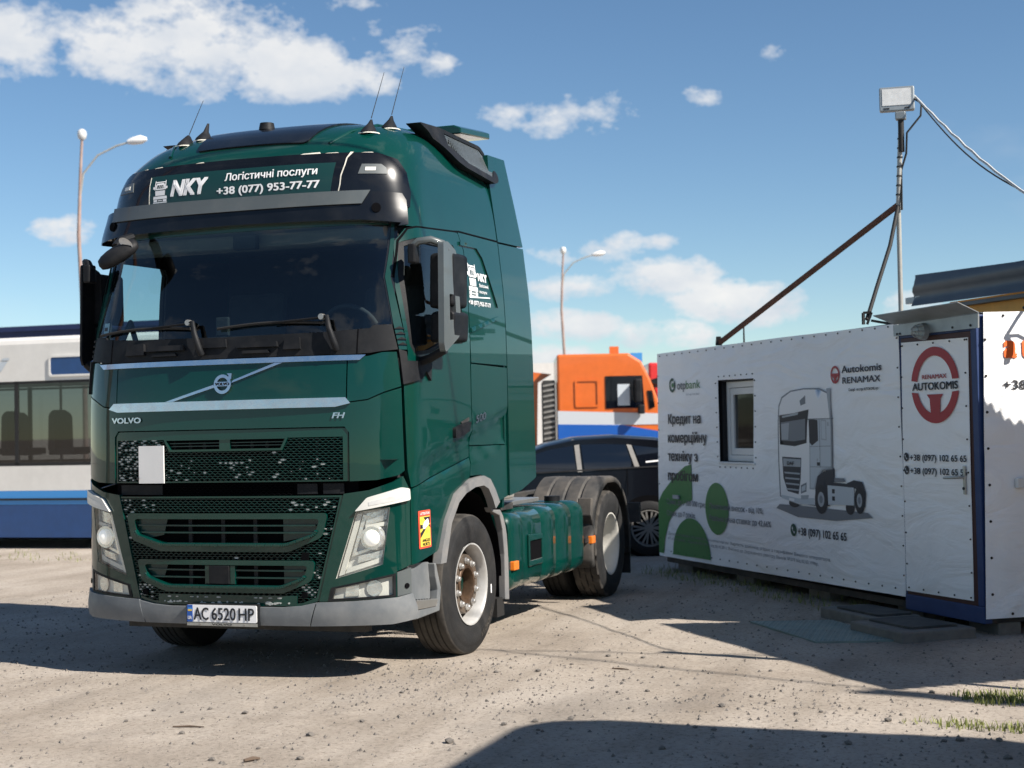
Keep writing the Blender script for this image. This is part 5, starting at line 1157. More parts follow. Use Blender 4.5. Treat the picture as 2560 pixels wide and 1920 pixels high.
# company mark, telephone
def wheel_mark(mp, cx, cz, rx, rz, w, mat, parent, o):
    m = MB(); panel('', ellipse(cx, cz, rx, rz, 36), mp, '', None, holes=[ellipse(cx, cz, rx-w, rz-w, 32)], off=o, thick=0, sp=.1, mb=m)
    panel('', [(cx-rx+w, cz+.012), (cx+rx-w, cz+.012), (cx+rx-w, cz-.012), (cx+.02, cz-.03), (cx+.014, cz-rz+w), (cx-.014, cz-rz+w), (cx-.02, cz-.03), (cx-rx+w, cz-.012)], mp, '', None, off=o+.0005, thick=0, sp=.1, mb=m)
    return m.build('wheel_print', mat, parent, recalc=False)
wheel_mark(fb, 3.935, 2.012, .076, .078, .02, 'print_red', BN, PO)
lettering('Autokomis', 4.047, 4.70, 2.022, 2.082, fb, 'print_dark', BN, off=PO, bold=.04); lettering('RENAMAX', 4.057, 4.675, 1.930, 1.983, fb, 'print_dark', BN, off=PO, bold=.03)
lettering('Скануй - все про AUTOKOMIS тут ▾', 4.157, 4.656, 1.862, 1.885, fb, 'print_dark', BN, off=PO, bold=.01)
def phone_mark(mp, cx, cz, r, parent, o, bg='print_darkgreen'):
    panel('phone_disc', ellipse(cx, cz, r, r, 24), mp, bg, parent, off=o, thick=0, sp=.1)
    h = [(-.5, .45), (-.25, .55), (-.12, .2), (-.28, .05), (.05, -.3), (.22, -.15), (.55, -.28), (.45, -.52), (.2, -.55), (-.35, -.05), (-.55, .25)]
    panel('phone_print', [(cx+a*r, cz+b*r) for a, b in h], mp, 'print_light', parent, off=o+.0015, thick=0, sp=.1)
phone_mark(fb, 3.107, .612, .058, BN, PO); lettering('+38 (097) 102 65 65', 3.19, 4.07, .572, .64, fb, 'print_dark', BN, off=PO, bold=.03)
# printed lorry picture (flat print)
def lorry_picture():
    x0, x1, z0, z1 = 2.87, 4.43, .77, 1.90; sx = lambda t: x0+(t-840)/520*(x1-x0); sz = lambda t: z1-(t-465)/745*(z1-z0)
    H = pr_([(2.78, .80), (3.2, .735), (3.9, .735), (4.5, .79), (4.42, .83), (3.6, .84), (2.85, .84)], 'print_mid', 'shadow_print')
    def g(P, mat, o=0.): return pr_([(sx(a), sz(b)) for a, b in P], mat, 'lorry_print', o=PO+.002+o*.0012)
    g([(1060, 1150), (1075, 1000), (1120, 955), (1175, 948), (1178, 1000), (1150, 1020), (1150, 1150)], 'print_dark', 0)
    g([(1128, 930), (1180, 930), (1180, 1010), (1128, 1020)], 'print_dark', .3)
    g([(838, 1116), (835, 900), (841, 648), (848, 556), (869, 503), (927, 467), (1010, 457), (1102, 462), (1162, 494), (1171, 640), (1171, 936), (1114, 947), (1080, 1004), (1066, 1158), (958, 1148)], 'print_mid', .45)
    g([(845, 1110), (842, 900), (848, 650), (855, 560), (875, 510), (930, 475), (1010, 465), (1100, 470), (1155, 500), (1165, 640), (1165, 930), (1110, 940), (1075, 1000), (1060, 1150), (960, 1140)], 'print_white', .6)
    g([(1036, 640), (1165, 640), (1165, 930), (1110, 940), (1075, 1000), (1062, 1060), (1030, 1060)], 'print_grey', .8); g([(1040, 646), (1160, 646), (1160, 925), (1105, 935), (1070, 995), (1056, 1050), (1036, 1050)], 'print_light', .95)
    g([(1145, 467), (1168, 465), (1165, 640), (1158, 640)], 'print_grey', .9)
    g([(868, 540), (900, 500), (1020, 478), (1030, 490), (985, 560), (975, 600), (865, 610)], 'print_white', 1.2)
    g([(852, 615), (940, 605), (1038, 585), (1025, 680), (1018, 785), (945, 805), (852, 795)], 'print_black', 1.2); g([(862, 660), (1015, 640), (1010, 765), (940, 775), (862, 770)], 'print_mid', 1.5); g([(864, 670), (915, 662), (905, 765), (864, 765)], 'print_grey', 1.8)
    g([(985, 530), (1020, 500), (1020, 550), (990, 560)], 'print_mid', 1.5); g([(870, 620), (975, 600), (970, 615), (872, 632)], 'print_grey', 1.5)
    g([(1035, 640), (1088, 650), (1088, 770), (1050, 800), (1035, 780)], 'print_black', 1.5); g([(1106, 648), (1138, 650), (1138, 770), (1106, 765)], 'print_grey', 1.2); g([(1110, 655), (1133, 657), (1133, 762), (1110, 758)], 'print_light', 1.5)
    g([(862, 870), (982, 875), (975, 1000), (960, 1095), (890, 1080), (865, 1000)], 'print_dark', 1.2)
    g([(868, 880), (978, 884), (976, 930), (868, 928)], 'print_grey', 1.5)
    for k in range(4): g([(872+3*k, 962+33*k), (972-3*k, 966+33*k), (970-3*k, 976+33*k), (875+3*k, 972+33*k)], 'print_grey', 1.5)
    lettering('DAF', sx(893), sx(937), sz(920), sz(898), fb, 'print_dark', BN, off=PO+.006, bold=.06)
    g([(975, 1040), (1012, 1020), (1010, 1075), (975, 1090)], 'print_mid', 1.5); g([(980, 1050), (1006, 1034), (1004, 1066), (980, 1078)], 'print_light', 1.8); g([(975, 1100), (1025, 1095), (1020, 1120), (975, 1125)], 'print_grey', 1.5)
    g([(850, 1105), (960, 1120), (1060, 1110), (1058, 1150), (960, 1155), (850, 1125)], 'print_light', 1.4); g([(898, 1120), (932, 1123), (932, 1140), (898, 1136)], 'print_white', 1.7)
    g([(1065, 1050), (1080, 980), (1120, 950), (1175, 948), (1178, 975), (1130, 990), (1110, 1080), (1065, 1100)], 'print_dark', 1.2)
    g([(1252, 1012), (1290, 993), (1335, 1000), (1352, 1060), (1345, 1140), (1335, 1140), (1300, 1040), (1255, 1035)], 'print_dark', 1.0)
    g([(1140, 1030), (1290, 1035), (1288, 1135), (1142, 1142)], 'print_light', 1.4); g([(1166, 1050), (1182, 1050), (1182, 1075), (1166, 1075)], 'print_black', 1.7); g([(1166, 1092), (1182, 1092), (1182, 1117), (1166, 1117)], 'print_black', 1.7)
    for cx, cy, rx, ry in ((1100, 1115, 38, 85), (1318, 1105, 27, 75)):
        g(ellipse(cx, cy, rx, ry, 28), 'print_black', 1.9); g(ellipse(cx, cy, rx*.52, ry*.52, 20), 'print_grey', 2.2); g(ellipse(cx, cy, rx*.28, ry*.28, 14), 'print_mid', 2.5)
    g(ellipse(930, 1150, 34, 26, 20), 'print_black', .5); g(ellipse(1265, 1150, 24, 40, 20), 'print_black', .3)
    for P in ([(1035, 805), (1160, 800), (1160, 803), (1035, 808)], [(1035, 925), (1165, 922), (1165, 925), (1035, 928)], [(1096, 640), (1099, 640), (1099, 930), (1096, 930)], [(1030, 640), (1180, 640), (1180, 644), (1030, 646)]): g(P, 'print_mid', 1.6)
    g([(1078, 898), (1096, 898), (1096, 918), (1078, 918)], 'print_black', 1.8)
    g([(1180, 985), (1235, 985), (1245, 1005), (1180, 1010)], 'print_mid', .9); g([(1140, 1012), (1300, 1016), (1300, 1034), (1140, 1030)], 'print_dark', .5)
lorry_picture()
# window
W_ = panel('window', [(1.60, 1.222), (2.358, 1.222), (2.358, 2.028), (1.60, 2.028)], fm, 'window_pvc', CB, holes=[[(1.665, 1.285), (2.295, 1.285), (2.295, 1.965), (1.665, 1.965)]], off=-.06, thick=.06, sp=.4, bevel=.006)
panel('sash', [(1.668, 1.288), (2.292, 1.288), (2.292, 1.962), (1.668, 1.962)], fm, 'window_pvc', W_, holes=[[(1.735, 1.355), (2.225, 1.355), (2.225, 1.895), (1.735, 1.895)]], off=-.07, thick=.04, sp=.4, bevel=.005)
panel('pane', [(1.73, 1.35), (2.23, 1.35), (2.23, 1.90), (1.73, 1.90)], fm, 'car_glass_solid', W_, off=-.09, thick=0, sp=.4)
m = MB(); m.prism([(1.74, 1.80), (2.22, 1.84), (2.22, 1.86), (1.74, 1.82)], lambda x, z, d: (x, d, z), .10, .11); m.build('blind_cord', 'window_pvc', W_)
m = MB(); m.box(1.58, 2.38, -.035, .06, 1.196, 1.22); m.build('window_sill', 'window_pvc', W_, bevel=.004)
# door bay
m = MB(); m.box(4.95, CL-.012, -.02, .05, .08, .205); m.build('door_sill', 'cabin_blue', CB, bevel=.006)
m = MB(); m.box(5.935, CL-.012, -.02, .05, .206, Z1-.02); m.build('door_post', 'cabin_blue', CB, bevel=.006)
m = MB(); m.box(4.951, 5.934, -.018, .05, 2.262, Z1-.02); m.build('door_lintel', 'cabin_blue', CB, bevel=.006)
m = MB(); m.box(4.953, 5.0, -.015, .05, .207, 2.261); m.build('door_post', 'cabin_blue', CB, bevel=.004)
dr = panel('door', [(4.985, .207), (5.934, .207), (5.934, 2.26), (4.985, 2.26)], fm, 'door_frame', CB, off=.018, thick=.04, sp=.6)
dm = lambda x, z, o: Vector((x, -(o+.002*math.sin(x*7+z*3)), z))
DB = panel('door_banner', [(4.975, .232), (5.885, .24), (5.90, 1.3), (5.91, 2.215), (5.0, 2.228), (4.985, 1.2)], dm, 'banner_white', dr, off=.026, thick=.004, sp=.1, smooth=60)
m = MB()
for (x, z) in [(5.02+.22*k, 2.2) for k in range(5)]+[(5.02+.21*k, .262) for k in range(5)]+[(5.0, .45+.25*k) for k in range(8)]+[(5.875, .45+.25*k) for k in range(8)]:
    p = dm(x, z, .028); m.cyl(p, p+Vector((0, -.007, 0)), .0075, .006, 8)
tag(m.build('banner_studs', 'rubber_black', DB), kind='stuff')
DO = .033; cx, cz = 5.468, 1.872; rx, rz = .328, .298
up_ = ellipse(cx, cz, rx, rz, 30, math.radians(8), math.radians(172))+ellipse(cx, cz, rx-.085, rz-.07, 30, math.radians(172), math.radians(10))
panel('ring_print', up_, dm, 'print_red', DB, off=DO, thick=0)
dn_ = ellipse(cx, cz, rx, rz, 30, math.radians(190), math.radians(350))+[(cx+.20, 1.80), (cx+.13, 1.795), (cx+.075, 1.71), (cx+.06, 1.645), (cx+.12, 1.655), (cx+.19, 1.705), (cx+.235, 1.79)][::-1][:0]+ellipse(cx, cz, rx-.085, rz-.075, 30, math.radians(345), math.radians(195))
panel('ring_print', dn_, dm, 'print_red', DB, off=DO, thick=0)
panel('spoke_print', [(cx-.115, 1.80), (cx+.115, 1.80), (cx+.075, 1.765), (cx+.062, 1.63), (cx-.062, 1.63), (cx-.075, 1.765)], dm, 'print_red', DB, off=DO+.0005, thick=0)
lettering('RENAMAX', 5.295, 5.635, 1.922, 1.955, dm, 'print_red', DB, off=DO, bold=.04); lettering('AUTOKOMIS', 5.155, 5.782, 1.836, 1.893, dm, 'print_black', DB, off=DO, bold=.05)
for z, e in ((1.288, '65'), (1.183, '55')):
    phone_mark(dm, 5.043, z+.02, .035, DB, DO, 'print_black'); lettering('+38 (097) 102 65 '+e, 5.095, 5.862, z-.008, z+.04, dm, 'print_black', DB, off=DO, bold=.03)
m = MB(); m.box(5.82, 5.85, -.045, -.03, 1.035, 1.25); hd = m.build('door_handle', 'aluminium', dr, bevel=.005)
m = MB(); m.tube([(5.835, -.04, 1.165), (5.835, -.095, 1.165), (5.80, -.10, 1.163), (5.66, -.10, 1.158)], .011, 8); m.build('handle_lever', 'aluminium', hd, smooth=50)
m = MB(); m.cyl((5.835, -.045, 1.08), (5.835, -.052, 1.08), .012, seg=12); m.build('key_cylinder', 'print_black', hd)
# right end banner
rb = lambda y, z, o: Vector((CL+o+.012*math.sin(y*5+z*.6)*(.4 if z > 1.3 else 1), y, z))
RB = panel('end_banner', [(-.02, .12), (1.2, .12), (2.4, .13), (2.4, 2.41), (1.2, 2.42), (.03, 2.395), (.0, 1.2)], rb, 'banner_white', CB, off=.012, thick=.004, sp=.1, smooth=60)
lettering('a u t o', .192, .80, 2.06, 2.195, rb, 'print_orange', RB, off=.02, bold=.12, capfit=False); lettering('+38 (097) 102 65 65', .178, 1.30, 1.82, 1.885, rb, 'print_black', RB, off=.02, bold=.03)
m = MB()
for z in np.arange(.3, 2.4, .27): p = rb(.035, z, .014); m.cyl(p, p+Vector((.008, 0, 0)), .011, .008, 8)
for y in np.arange(.2, 2.3, .25):
    for z in (.15, 2.37): p = rb(y, z, .014); m.cyl(p, p+Vector((.008, 0, 0)), .011, .008, 8)
tag(m.build('banner_studs', 'rubber_black', RB), kind='stuff')
m = MB(); m.box(CL+.03, CL+.075, .245, .33, 1.08, 1.155); m.build('socket_box', 'window_pvc', CB, bevel=.008)
# awning over the door: folded tin with a front band
AWN = MB(); AWN.add([(4.99, -.27, 2.45), (6.14, -.26, 2.462), (6.075, -.035, 2.392), (4.92, -.035, 2.385)]+[(4.99, -.27, 2.444), (6.14, -.26, 2.456), (6.075, -.035, 2.386), (4.92, -.035, 2.379)], [(0, 1, 2, 3), (7, 6, 5, 4), (0, 4, 5, 1), (1, 5, 6, 2), (2, 6, 7, 3), (3, 7, 4, 0)])
an = AWN.build('awning_sheet', 'galvanised', CB)
m = MB(); m.prism([(4.925, 2.285), (6.07, 2.275), (6.075, 2.382), (4.92, 2.375)], lambda x, z, d: (x, d, z), -.045, -.033); m.build('awning_band', 'galvanised', an)
m = MB()
for x in (4.98, 5.02, 5.75, 5.98): m.cyl((x, -.046, 2.30), (x, -.052, 2.30), .009, seg=8)
tag(m.build('band_screws', 'rubber_black', an), kind='stuff')
# caged lamp under the awning
m = MB(); m.cyl((5.37, -.045, 2.295), (5.37, -.085, 2.295), .068, .062, 20); bl = m.build('bulkhead_lamp', 'galvanised', CB, smooth=40)
m = MB(); V = []; dome(m, Vector((5.37, -.085, 2.295)), Vector((0, -1, 0)), .048, .055); m.build('lamp_bowl', 'lamp_glass', bl, smooth=60)
m = MB()
for k in range(4):
    t = PI*k/4; c, s_ = math.cos(t), math.sin(t); m.tube([(5.37+.058*c*q, -.085-.075*math.sqrt(max(0, 1-q*q)), 2.295+.058*s_*q) for q in np.linspace(-1, 1, 9)], .004, 5)
m.tube([(5.37+.045*math.cos(t), -.13, 2.295+.045*math.sin(t)) for t in np.linspace(0, 2*PI, 17)], .004, 5); m.build('lamp_cage', 'galvanised', bl)
# bracket arm with a hanging lamp at the right corner
m = MB(); m.tube([(CL+.02, .40, 2.20), (CL+.10, .40, 2.32), (CL+.20, .40, 2.43)], .009, 8); ar = m.build('corner_bracket', 'galvanised', CB)
m = MB(); m.tube([(CL+.0, .40, 2.43), (CL+.10, .40, 2.45), (CL+.24, .40, 2.46)], .014, 8); m.build('bracket_arm', 'rubber_black', ar)
m = MB(); m.tube([(CL+.22, .40, 2.45), (CL+.20, .40, 2.37), (CL+.21, .40, 2.30), (CL+.23, .40, 2.26)], [.016, .024, .028, .024], 10); m.build('hanging_lamp', 'rubber_black', ar, smooth=50)
# thin rod at the far left corner
m = MB(); m.cyl((.35, .9, 2.42), (.35, .9, 2.74), .012, .008, 8); m.box(.30, .40, .85, .95, 2.42, 2.47); m.build('roof_rod', 'rubber_black', CB)

# ------------------------------------------------------------------ floodlight mast on the cabin roof
CBM = Matrix.Translation((AX, AY, 0)) @ Matrix.Rotation(math.atan2(TY, TX), 4, 'Z')
def ray_pt(u, v, dep): return Vector(CAM+(FV+(u-1280)/FPX*RV-(v-960)/FPX*UV)*dep)
def cabin_px(u, v, y):
    """point where a photo direction meets the upright plane y (cabin frame)"""
    o = CBM.inverted() @ Vector(CAM); d = CBM.inverted().to_3x3() @ Vector(FV+(u-1280)/FPX*RV-(v-960)/FPX*UV); t = (y-o.y)/d.y; return CBM @ (o+d*t)
MY = .55
pj = cabin_px(2246, 512, MY); ptop = cabin_px(2252, 300, MY); pb = Vector((pj.x-.005, pj.y, 2.40))
MS = empty('floodlight_mast', (pb.x, pb.y, pb.z), 0, 'thin grey floodlight mast with rusty brace standing on the cabin roof', 'mast')
def rel(p): return Vector(p)-pb
m = MB(); m.tube([rel(pb), rel(pj), rel(Vector((ptop.x, ptop.y, ptop.z)))], .021, 10); m.build('pole', 'pole_grey', MS, smooth=60)
f1 = cabin_px(1797, 860, .03); f1.z = 2.43; m = MB(); m.bar(rel(f1), rel(pj), .04, .04); m.build('rusty_brace', 'rust', MS)
m = MB(); m.prism([(-.03, 0), (.03, 0), (.02, .09), (-.02, .09)], lambda a, b, d: rel(f1)+Vector((a, d, b-.02)), -.03, .03); m.build('brace_foot', 'rubber_black', MS)
f2 = cabin_px(2168, 818, .03); f2.z = 2.42; m = MB(); m.tube([rel(f2)+Vector((0, 0, .04)), rel(f2).lerp(rel(pj), .3), rel(f2).lerp(rel(pj), .65)+Vector((.02, 0, 0)), rel(pj)], .018, 8); m.build('short_brace', 'rubber_black', MS, smooth=60)
m = MB(); q = rel(f2); m.bar(q+Vector((-.03, 0, 0)), q+Vector((-.03, 0, .10)), .02, .02); m.bar(q+Vector((-.03, 0, .10)), q+Vector((.04, 0, .10)), .02, .02); m.bar(q+Vector((.04, 0, .03)), q+Vector((.25, -.1, -.02)), .03, .02); m.bar(q+Vector((.0, 0, .0)), q+Vector((.04, 0, .10)), .02, .02); m.build('brace_foot', 'rubber_black', MS)
m = MB(); m.tube([rel(pj)+Vector((.03, -.02, -.05)), rel(pj)+Vector((.035, -.02, .3)), rel(ptop)+Vector((.04, -.02, -.3)), rel(ptop)+Vector((.05, -.02, -.12)), rel(ptop)+Vector((.17, -.02, .02)), rel(ptop)+Vector((.18, -.02, .13)), rel(ptop)+Vector((.12, -.02, .17))], .009, 8); m.build('lamp_cable', 'rubber_black', MS, smooth=60)
m = MB()
for k in range(7): p = rel(pj).lerp(rel(ptop), .12+.11*k); m.cyl(p+Vector((0, 0, -.006)), p+Vector((0, 0, .006)), .026, seg=10)
tag(m.build('cable_ties', 'rubber_black', MS), kind='stuff')
m = MB(); m.cyl(rel(ptop)+Vector((0, 0, -.28)), rel(ptop)+Vector((0, 0, .02)), .026, seg=12); m.build('sleeve', 'rubber_black', MS, smooth=50)
m = MB(); p = rel(ptop); m.box(p.x-.045, p.x+.045, p.y-.04, p.y+.04, p.z, p.z+.07); m.build('lamp_bracket', 'galvanised', MS, bevel=.01)
lc = rel(cabin_px(2242, 248, MY)); vd = Vector((CAM[0]-pb.x-lc.x, CAM[1]-pb.y-lc.y, 0)).normalized(); lx = Vector((-vd.y, vd.x, 0)); lx = lx if lx.x > 0 else -lx
lm = lambda a, b, d: lc+lx*a+vd*d+Vector((0, 0, b))-vd*b*.12
m = MB(); m.prism(round_poly([(-.15, -.108), (.15, -.108), (.15, .108), (-.15, .108)], .018), lm, -.05, .03); FL = m.build('floodlight', 'galvanised', MS, bevel=.008)
m = MB(); m.prism([(-.125, -.06), (.12, -.06), (.12, .09), (-.125, .09)], lm, .031, .034); m.build('lamp_face', 'lamp_grey', FL)
for a0, a1 in ((-.115, -.065), (.065, .105)):
    m = MB(); m.prism([(a0, -.092), (a1, -.092), (a1, -.08), (a0, -.08)], lm, .031, .0335); m.build('lamp_label', 'print_black', FL)
l0 = lm(.15, .02, -.01)+pb
pe = ray_pt(2560, 450, 10.7); pf = pe+(pe-l0)*.55
for k, (dz, mt, r) in enumerate(((0, 'cable_white', .010), (-.02, 'rubber_black', .006))):
    m = MB(); pts = []
    for i in range(25):
        t = i/24; b = l0.lerp(pf, t); b = b+Vector((0, 0, -.10*math.sin(PI*t)+dz*math.sin(PI*min(1, t*1.6))*3)); b += Vector((0, 0, .006*math.sin(t*70))) if k == 0 else Vector((0, 0, 0)); pts.append(b)
    m.tube(pts, r, 6); tag(m.build('supply_cable', mt), ('pale twisted cable running right and down from the floodlight' if k == 0 else 'thin dark cable under the twisted cable at the floodlight'), 'cable')
m = MB(); m.cyl(pf+Vector((0, 0, -pf.z-.05)), pf+Vector((0, 0, .1)), .05, .04, 12); tag(m.build('cable_post', 'pole_grey', smooth=50), 'slim grey post holding the floodlight cable right of the cabin', 'post')

# second, higher shed behind the cabin: orange fascia under a battered sheet edge
def shed_local(u, v): q = CBM.inverted() @ cabin_px(u, v, 2.75); return (q.x, q.z)
SH = empty('orange_shed', CBM @ Vector((7.2, 2.75, 0)), math.atan2(TY, TX), 'orange-walled shed with a battered grey sheet roof edge behind the cabin', 'shed')
def shl(P): return [(x-7.2, z) for x, z in P]
sm_ = lambda x, z, o: Vector((x, -o, z))
fa_ = shl([shed_local(2405, 775), shed_local(2560, 800)]); zt_ = shed_local(2560, 740)[1]
m = MB(); m.box(fa_[0][0]-.25, 3.2, .02, 2.6, 0, zt_+.05); m.build('wall', 'orange_sheet', SH)
e = shl([shed_local(2305, 766), shed_local(2560, 740), shed_local(2560, 655), shed_local(2430, 672), shed_local(2307, 688), shed_local(2312, 712), shed_local(2304, 730)])
e = [e[0], (3.3, e[1][1]-.04), (3.3, e[2][1]+.02), e[2], e[3], e[4], e[5], e[6]]
def crg(x, z, o): return Vector((x, -.12+.022*math.sin(z*26)-o, z))
panel('roof_edge_sheet', e, crg, 'roof_sheet', SH, off=0, thick=.006, sp=.05, smooth=60)
m = MB(); m.box(e[0][0], 3.3, -.08, 2.7, e[1][1]+.02, e[1][1]+.06); m.build('roof', 'roof_sheet', SH)
bx = shl([shed_local(2283, 752)])[0]; m = MB(); m.box(bx[0], bx[0]+.28, -.1, -.05, bx[1]-.04, bx[1]+.03); m.build('batten', 'galvanised', SH)

# ------------------------------------------------------------------ things on the ground by the cabin
c4 = [wpt(1875, 1556), wpt(2080, 1550), wpt(2255, 1600), wpt(2040, 1606)]
m = MB(); m.add([(p[0], p[1], ground_z(p[0], p[1])+.012) for p in c4]+[(p[0], p[1], ground_z(p[0], p[1])-.01) for p in c4], [(0, 3, 2, 1), (4, 5, 6, 7), (0, 1, 5, 4), (1, 2, 6, 5), (2, 3, 7, 6), (3, 0, 4, 7)])
mtp = m.build('tread_plate', 'plate_teal'); tag(mtp, 'flat pale teal steel tread plate lying on the dirt before the cabin', 'plate')
m = MB(); P = [Vector((p[0], p[1], 0)) for p in c4]
for i in range(20):
    for j in range(20):
        a = (i+.5)/20; b = (j+.5)/20; q = P[0].lerp(P[1], a).lerp(P[3].lerp(P[2], a), b); z = .0125+(ground_z(*P[0][:2])*(1-a)*(1-b)+ground_z(*P[1][:2])*a*(1-b)+ground_z(*P[2][:2])*a*b+ground_z(*P[3][:2])*(1-a)*b)
        d = Vector((.018, .012, 0)) if (i+j) % 2 else Vector((-.012, .018, 0)); e = Vector((-d.y, d.x, 0))*.35
        m.add([q-d+Vector((0, 0, z)), q-e+Vector((0, 0, z)), q+d+Vector((0, 0, z)), q+e+Vector((0, 0, z)), q+Vector((0, 0, z+.005))], [(0, 1, 4), (1, 2, 4), (2, 3, 4), (3, 0, 4)])
tag(m.build('tread_lugs', 'plate_teal', mtp, recalc=False), kind='stuff')
slabs = [((4.45, 5.3), (-.52, -.10), .075, 'concrete', 'worn grey concrete step slab under the cabin door, left one'), ((5.32, 6.05), (-.75, -.12), .07, 'concrete', 'worn grey concrete step slab under the cabin door, right one')]
for (xa, xb), (ya, yb), h, mt, lb in slabs:
    m = MB(); m.box(xa, xb, ya, yb, -.03, h); o = m.build('step_slab', mt, bevel=.015); o.matrix_world = CBM; tag(o, lb, 'slab')
for (xa, xb, ya, yb, h, lb) in ((4.60, 5.25, -.46, -.14, .087, 'black rubber doormat on the left concrete step slab'), (5.36, 5.95, -.62, -.2, .082, 'black rubber doormat on the right concrete step slab')):
    m = MB(); m.prism(round_poly([(xa, ya), (xb, ya), (xb, yb), (xa, yb)], .04), lambda a, b, d: (a, b, d+.004*math.sin(a*9)), h-.01, h+.006); o = m.build('doormat', 'mat_rubber'); o.matrix_world = CBM; tag(o, lb, 'doormat')
rg = random.Random(9); m = MB()
for k in range(90):
    p = CBM @ Vector((rg.uniform(-.2, 5.9), rg.uniform(-.35, .15), 0)); tuft(m, p.x, p.y, 7, .07, .12, rg)
tag(m.build('grass_weeds', 'grass', recalc=False), 'sparse weeds along the foot of the cabin', 'weeds', kind='stuff')

# ------------------------------------------------------------------ bus at the left
BX = -14.6; BYY = 9.72
BU = empty('coach_bus', (-9.5, 9.72, 0), 0.035, 'white coach with blue skirt and wide dark windows parked behind the truck', 'bus')
def bbox(name, mat, x0, x1, y0, y1, z0, z1, parent=BU, bevel=0.): m = MB(); m.box(x0, x1, y0, y1, z0, z1); return m.build(name, mat, parent, bevel=bevel)
X0, X1 = -5.6, 4.9
bs = lambda x, z, o: Vector((x, -o, z))
for s, yy in ((1, 0.), (-1, 2.5)):
    q = (lambda x, z, o: Vector((x, -o, z))) if s > 0 else (lambda x, z, o: Vector((x, 2.5+o, z)))
    panel('upper_side', [(X0, 2.44), (X1, 2.44), (X1, 2.98), (X0, 2.98)], q, 'bus_white', BU, off=0, thick=.05, sp=1.)
    panel('waist_side', [(X0, .84), (X1, .84), (X1, 1.20), (X0, 1.20)], q, 'bus_white', BU, off=0, thick=.05, sp=1.)
    panel('stripe', [(X0, .64), (X1, .64), (X1, .838), (X0, .838)], q, 'bus_light_blue', BU, off=.004, thick=.05, sp=1.)
    panel('rub_rail', [(X0, .70), (X1, .70), (X1, .73), (X0, .73)], q, 'rubber_black', BU, off=.02, thick=.02, sp=1.)
    panel('skirt', [(X0, .16), (X1, .16), (X1, .638), (X0, .638)], q, 'bus_blue', BU, off=.0, thick=.05, sp=1.)
    k = 0
    for xa in np.arange(X0, X1-.1, 1.5):
        panel('window_pane', [(xa+.03, 1.25), (xa+1.47, 1.25), (xa+1.47, 2.40), (xa+.03, 2.40)], q, 'bus_glass', BU, off=-.01, thick=0, sp=2.)
        panel('window_post', [(xa-.03, 1.2), (xa+.03, 1.2), (xa+.03, 2.44), (xa-.03, 2.44)], q, 'rubber_black', BU, off=-.002, thick=.04, sp=2.)
    panel('window_rail', [(X0, 1.205), (X1, 1.205), (X1, 1.25), (X0, 1.25)], q, 'rubber_black', BU, off=-.002, thick=.03, sp=2.); panel('window_rail', [(X0, 2.40), (X1, 2.40), (X1, 2.435), (X0, 2.435)], q, 'rubber_black', BU, off=-.002, thick=.03, sp=2.)
m = MB(); P = [(0, 2.98), (.02, 3.04), (.12, 3.09), (1.25, 3.13), (2.38, 3.09), (2.48, 3.04), (2.5, 2.98)]; m.prism(P, lambda y, z, d: (d, y, z), X0, X1); m.build('roof', 'bus_white', BU)
panel('side_vent', round_poly([(1.0, 2.52), (1.72, 2.52), (1.72, 2.77), (1.0, 2.77)], .04), bs, 'bus_blue', BU, off=.012, thick=.02, sp=1.)
panel('vent_frame', round_poly([(.97, 2.49), (1.75, 2.49), (1.75, 2.80), (.97, 2.80)], .05), bs, 'bus_white', BU, holes=[round_poly([(1.0, 2.52), (1.72, 2.52), (1.72, 2.77), (1.0, 2.77)], .04)], off=.02, thick=.02, sp=1.)
bbox('front_end', 'bus_white', X1, X1+.12, .02, 2.48, .2, 3.0); bbox('rear_end', 'bus_white', X0-.12, X0, .02, 2.48, .2, 3.0)
bbox('bus_floor', 'interior_dark', X0, X1, .06, 2.44, .95, 1.0); bbox('underfloor', 'dark_inside', X0+.1, X1-.1, .25, 2.3, .12, .9)
for i, xa in enumerate(np.arange(X0+.5, X1-.4, .82)):
    for y in (.45, 1.75):
        st = bbox('bus_seat', 'interior_seat', xa, xa+.42, y, y+.4, 1.35, 1.45)
        m = MB(); m.prism(round_poly([(y-.02, 1.4), (y+.42, 1.4), (y+.40, 1.95), (y+.3, 2.02), (y+.1, 2.02), (y, 1.95)], .05), lambda a, b, d: (d, a, b), xa, xa+.10); m.build('seat_back', 'interior_seat', st)
for xa in (-4.2, -1.35, .35, 1.7):
    m = MB(); m.cyl((xa, 1.2, 1.0), (xa, 1.2, 2.6), .02, seg=8); m.build('hand_pole', 'steel_rail', BU)
lettering('ivoi', -1.3, .3, 2.60, 2.80, bs, 'print_light', BU, off=.004, bold=.04, shear=.2)
for xa in (-3.6, 2.9):
    for y in (.18, 2.32):
        m = MB(); m.lathe([(-.13, .28), (-.14, .45), (.14, .45), (.14, .28), (.10, .26), (.08, .0)], (xa, y, .45), 28, 'y', -1 if y < 1 else 1); m.build('bus_wheel', 'tyre', BU, smooth=40)

# long navy canopy beyond the bus
NT = empty('yard_canopy', (-16.5, 16.2, 0), .035, 'long navy flat canopy roof showing its edge above the bus', 'canopy')
m = MB(); m.box(-12, 8.4, 0, 5.5, 3.50, 3.80); m.build('roof_slab', 'navy_sheet', NT, bevel=.03)
m = MB(); m.box(-12.03, 8.43, -.03, 5.53, 3.72, 3.82); m.build('roof_rim', 'navy_sheet', NT)
for xa in (-11, -5, 1, 7.5):
    for ya in (.4, 5.0):
        m = MB(); m.cyl((xa, ya, -.05), (xa, ya, 3.51), .1, seg=12); m.build('canopy_post', 'pole_grey', NT, smooth=50)

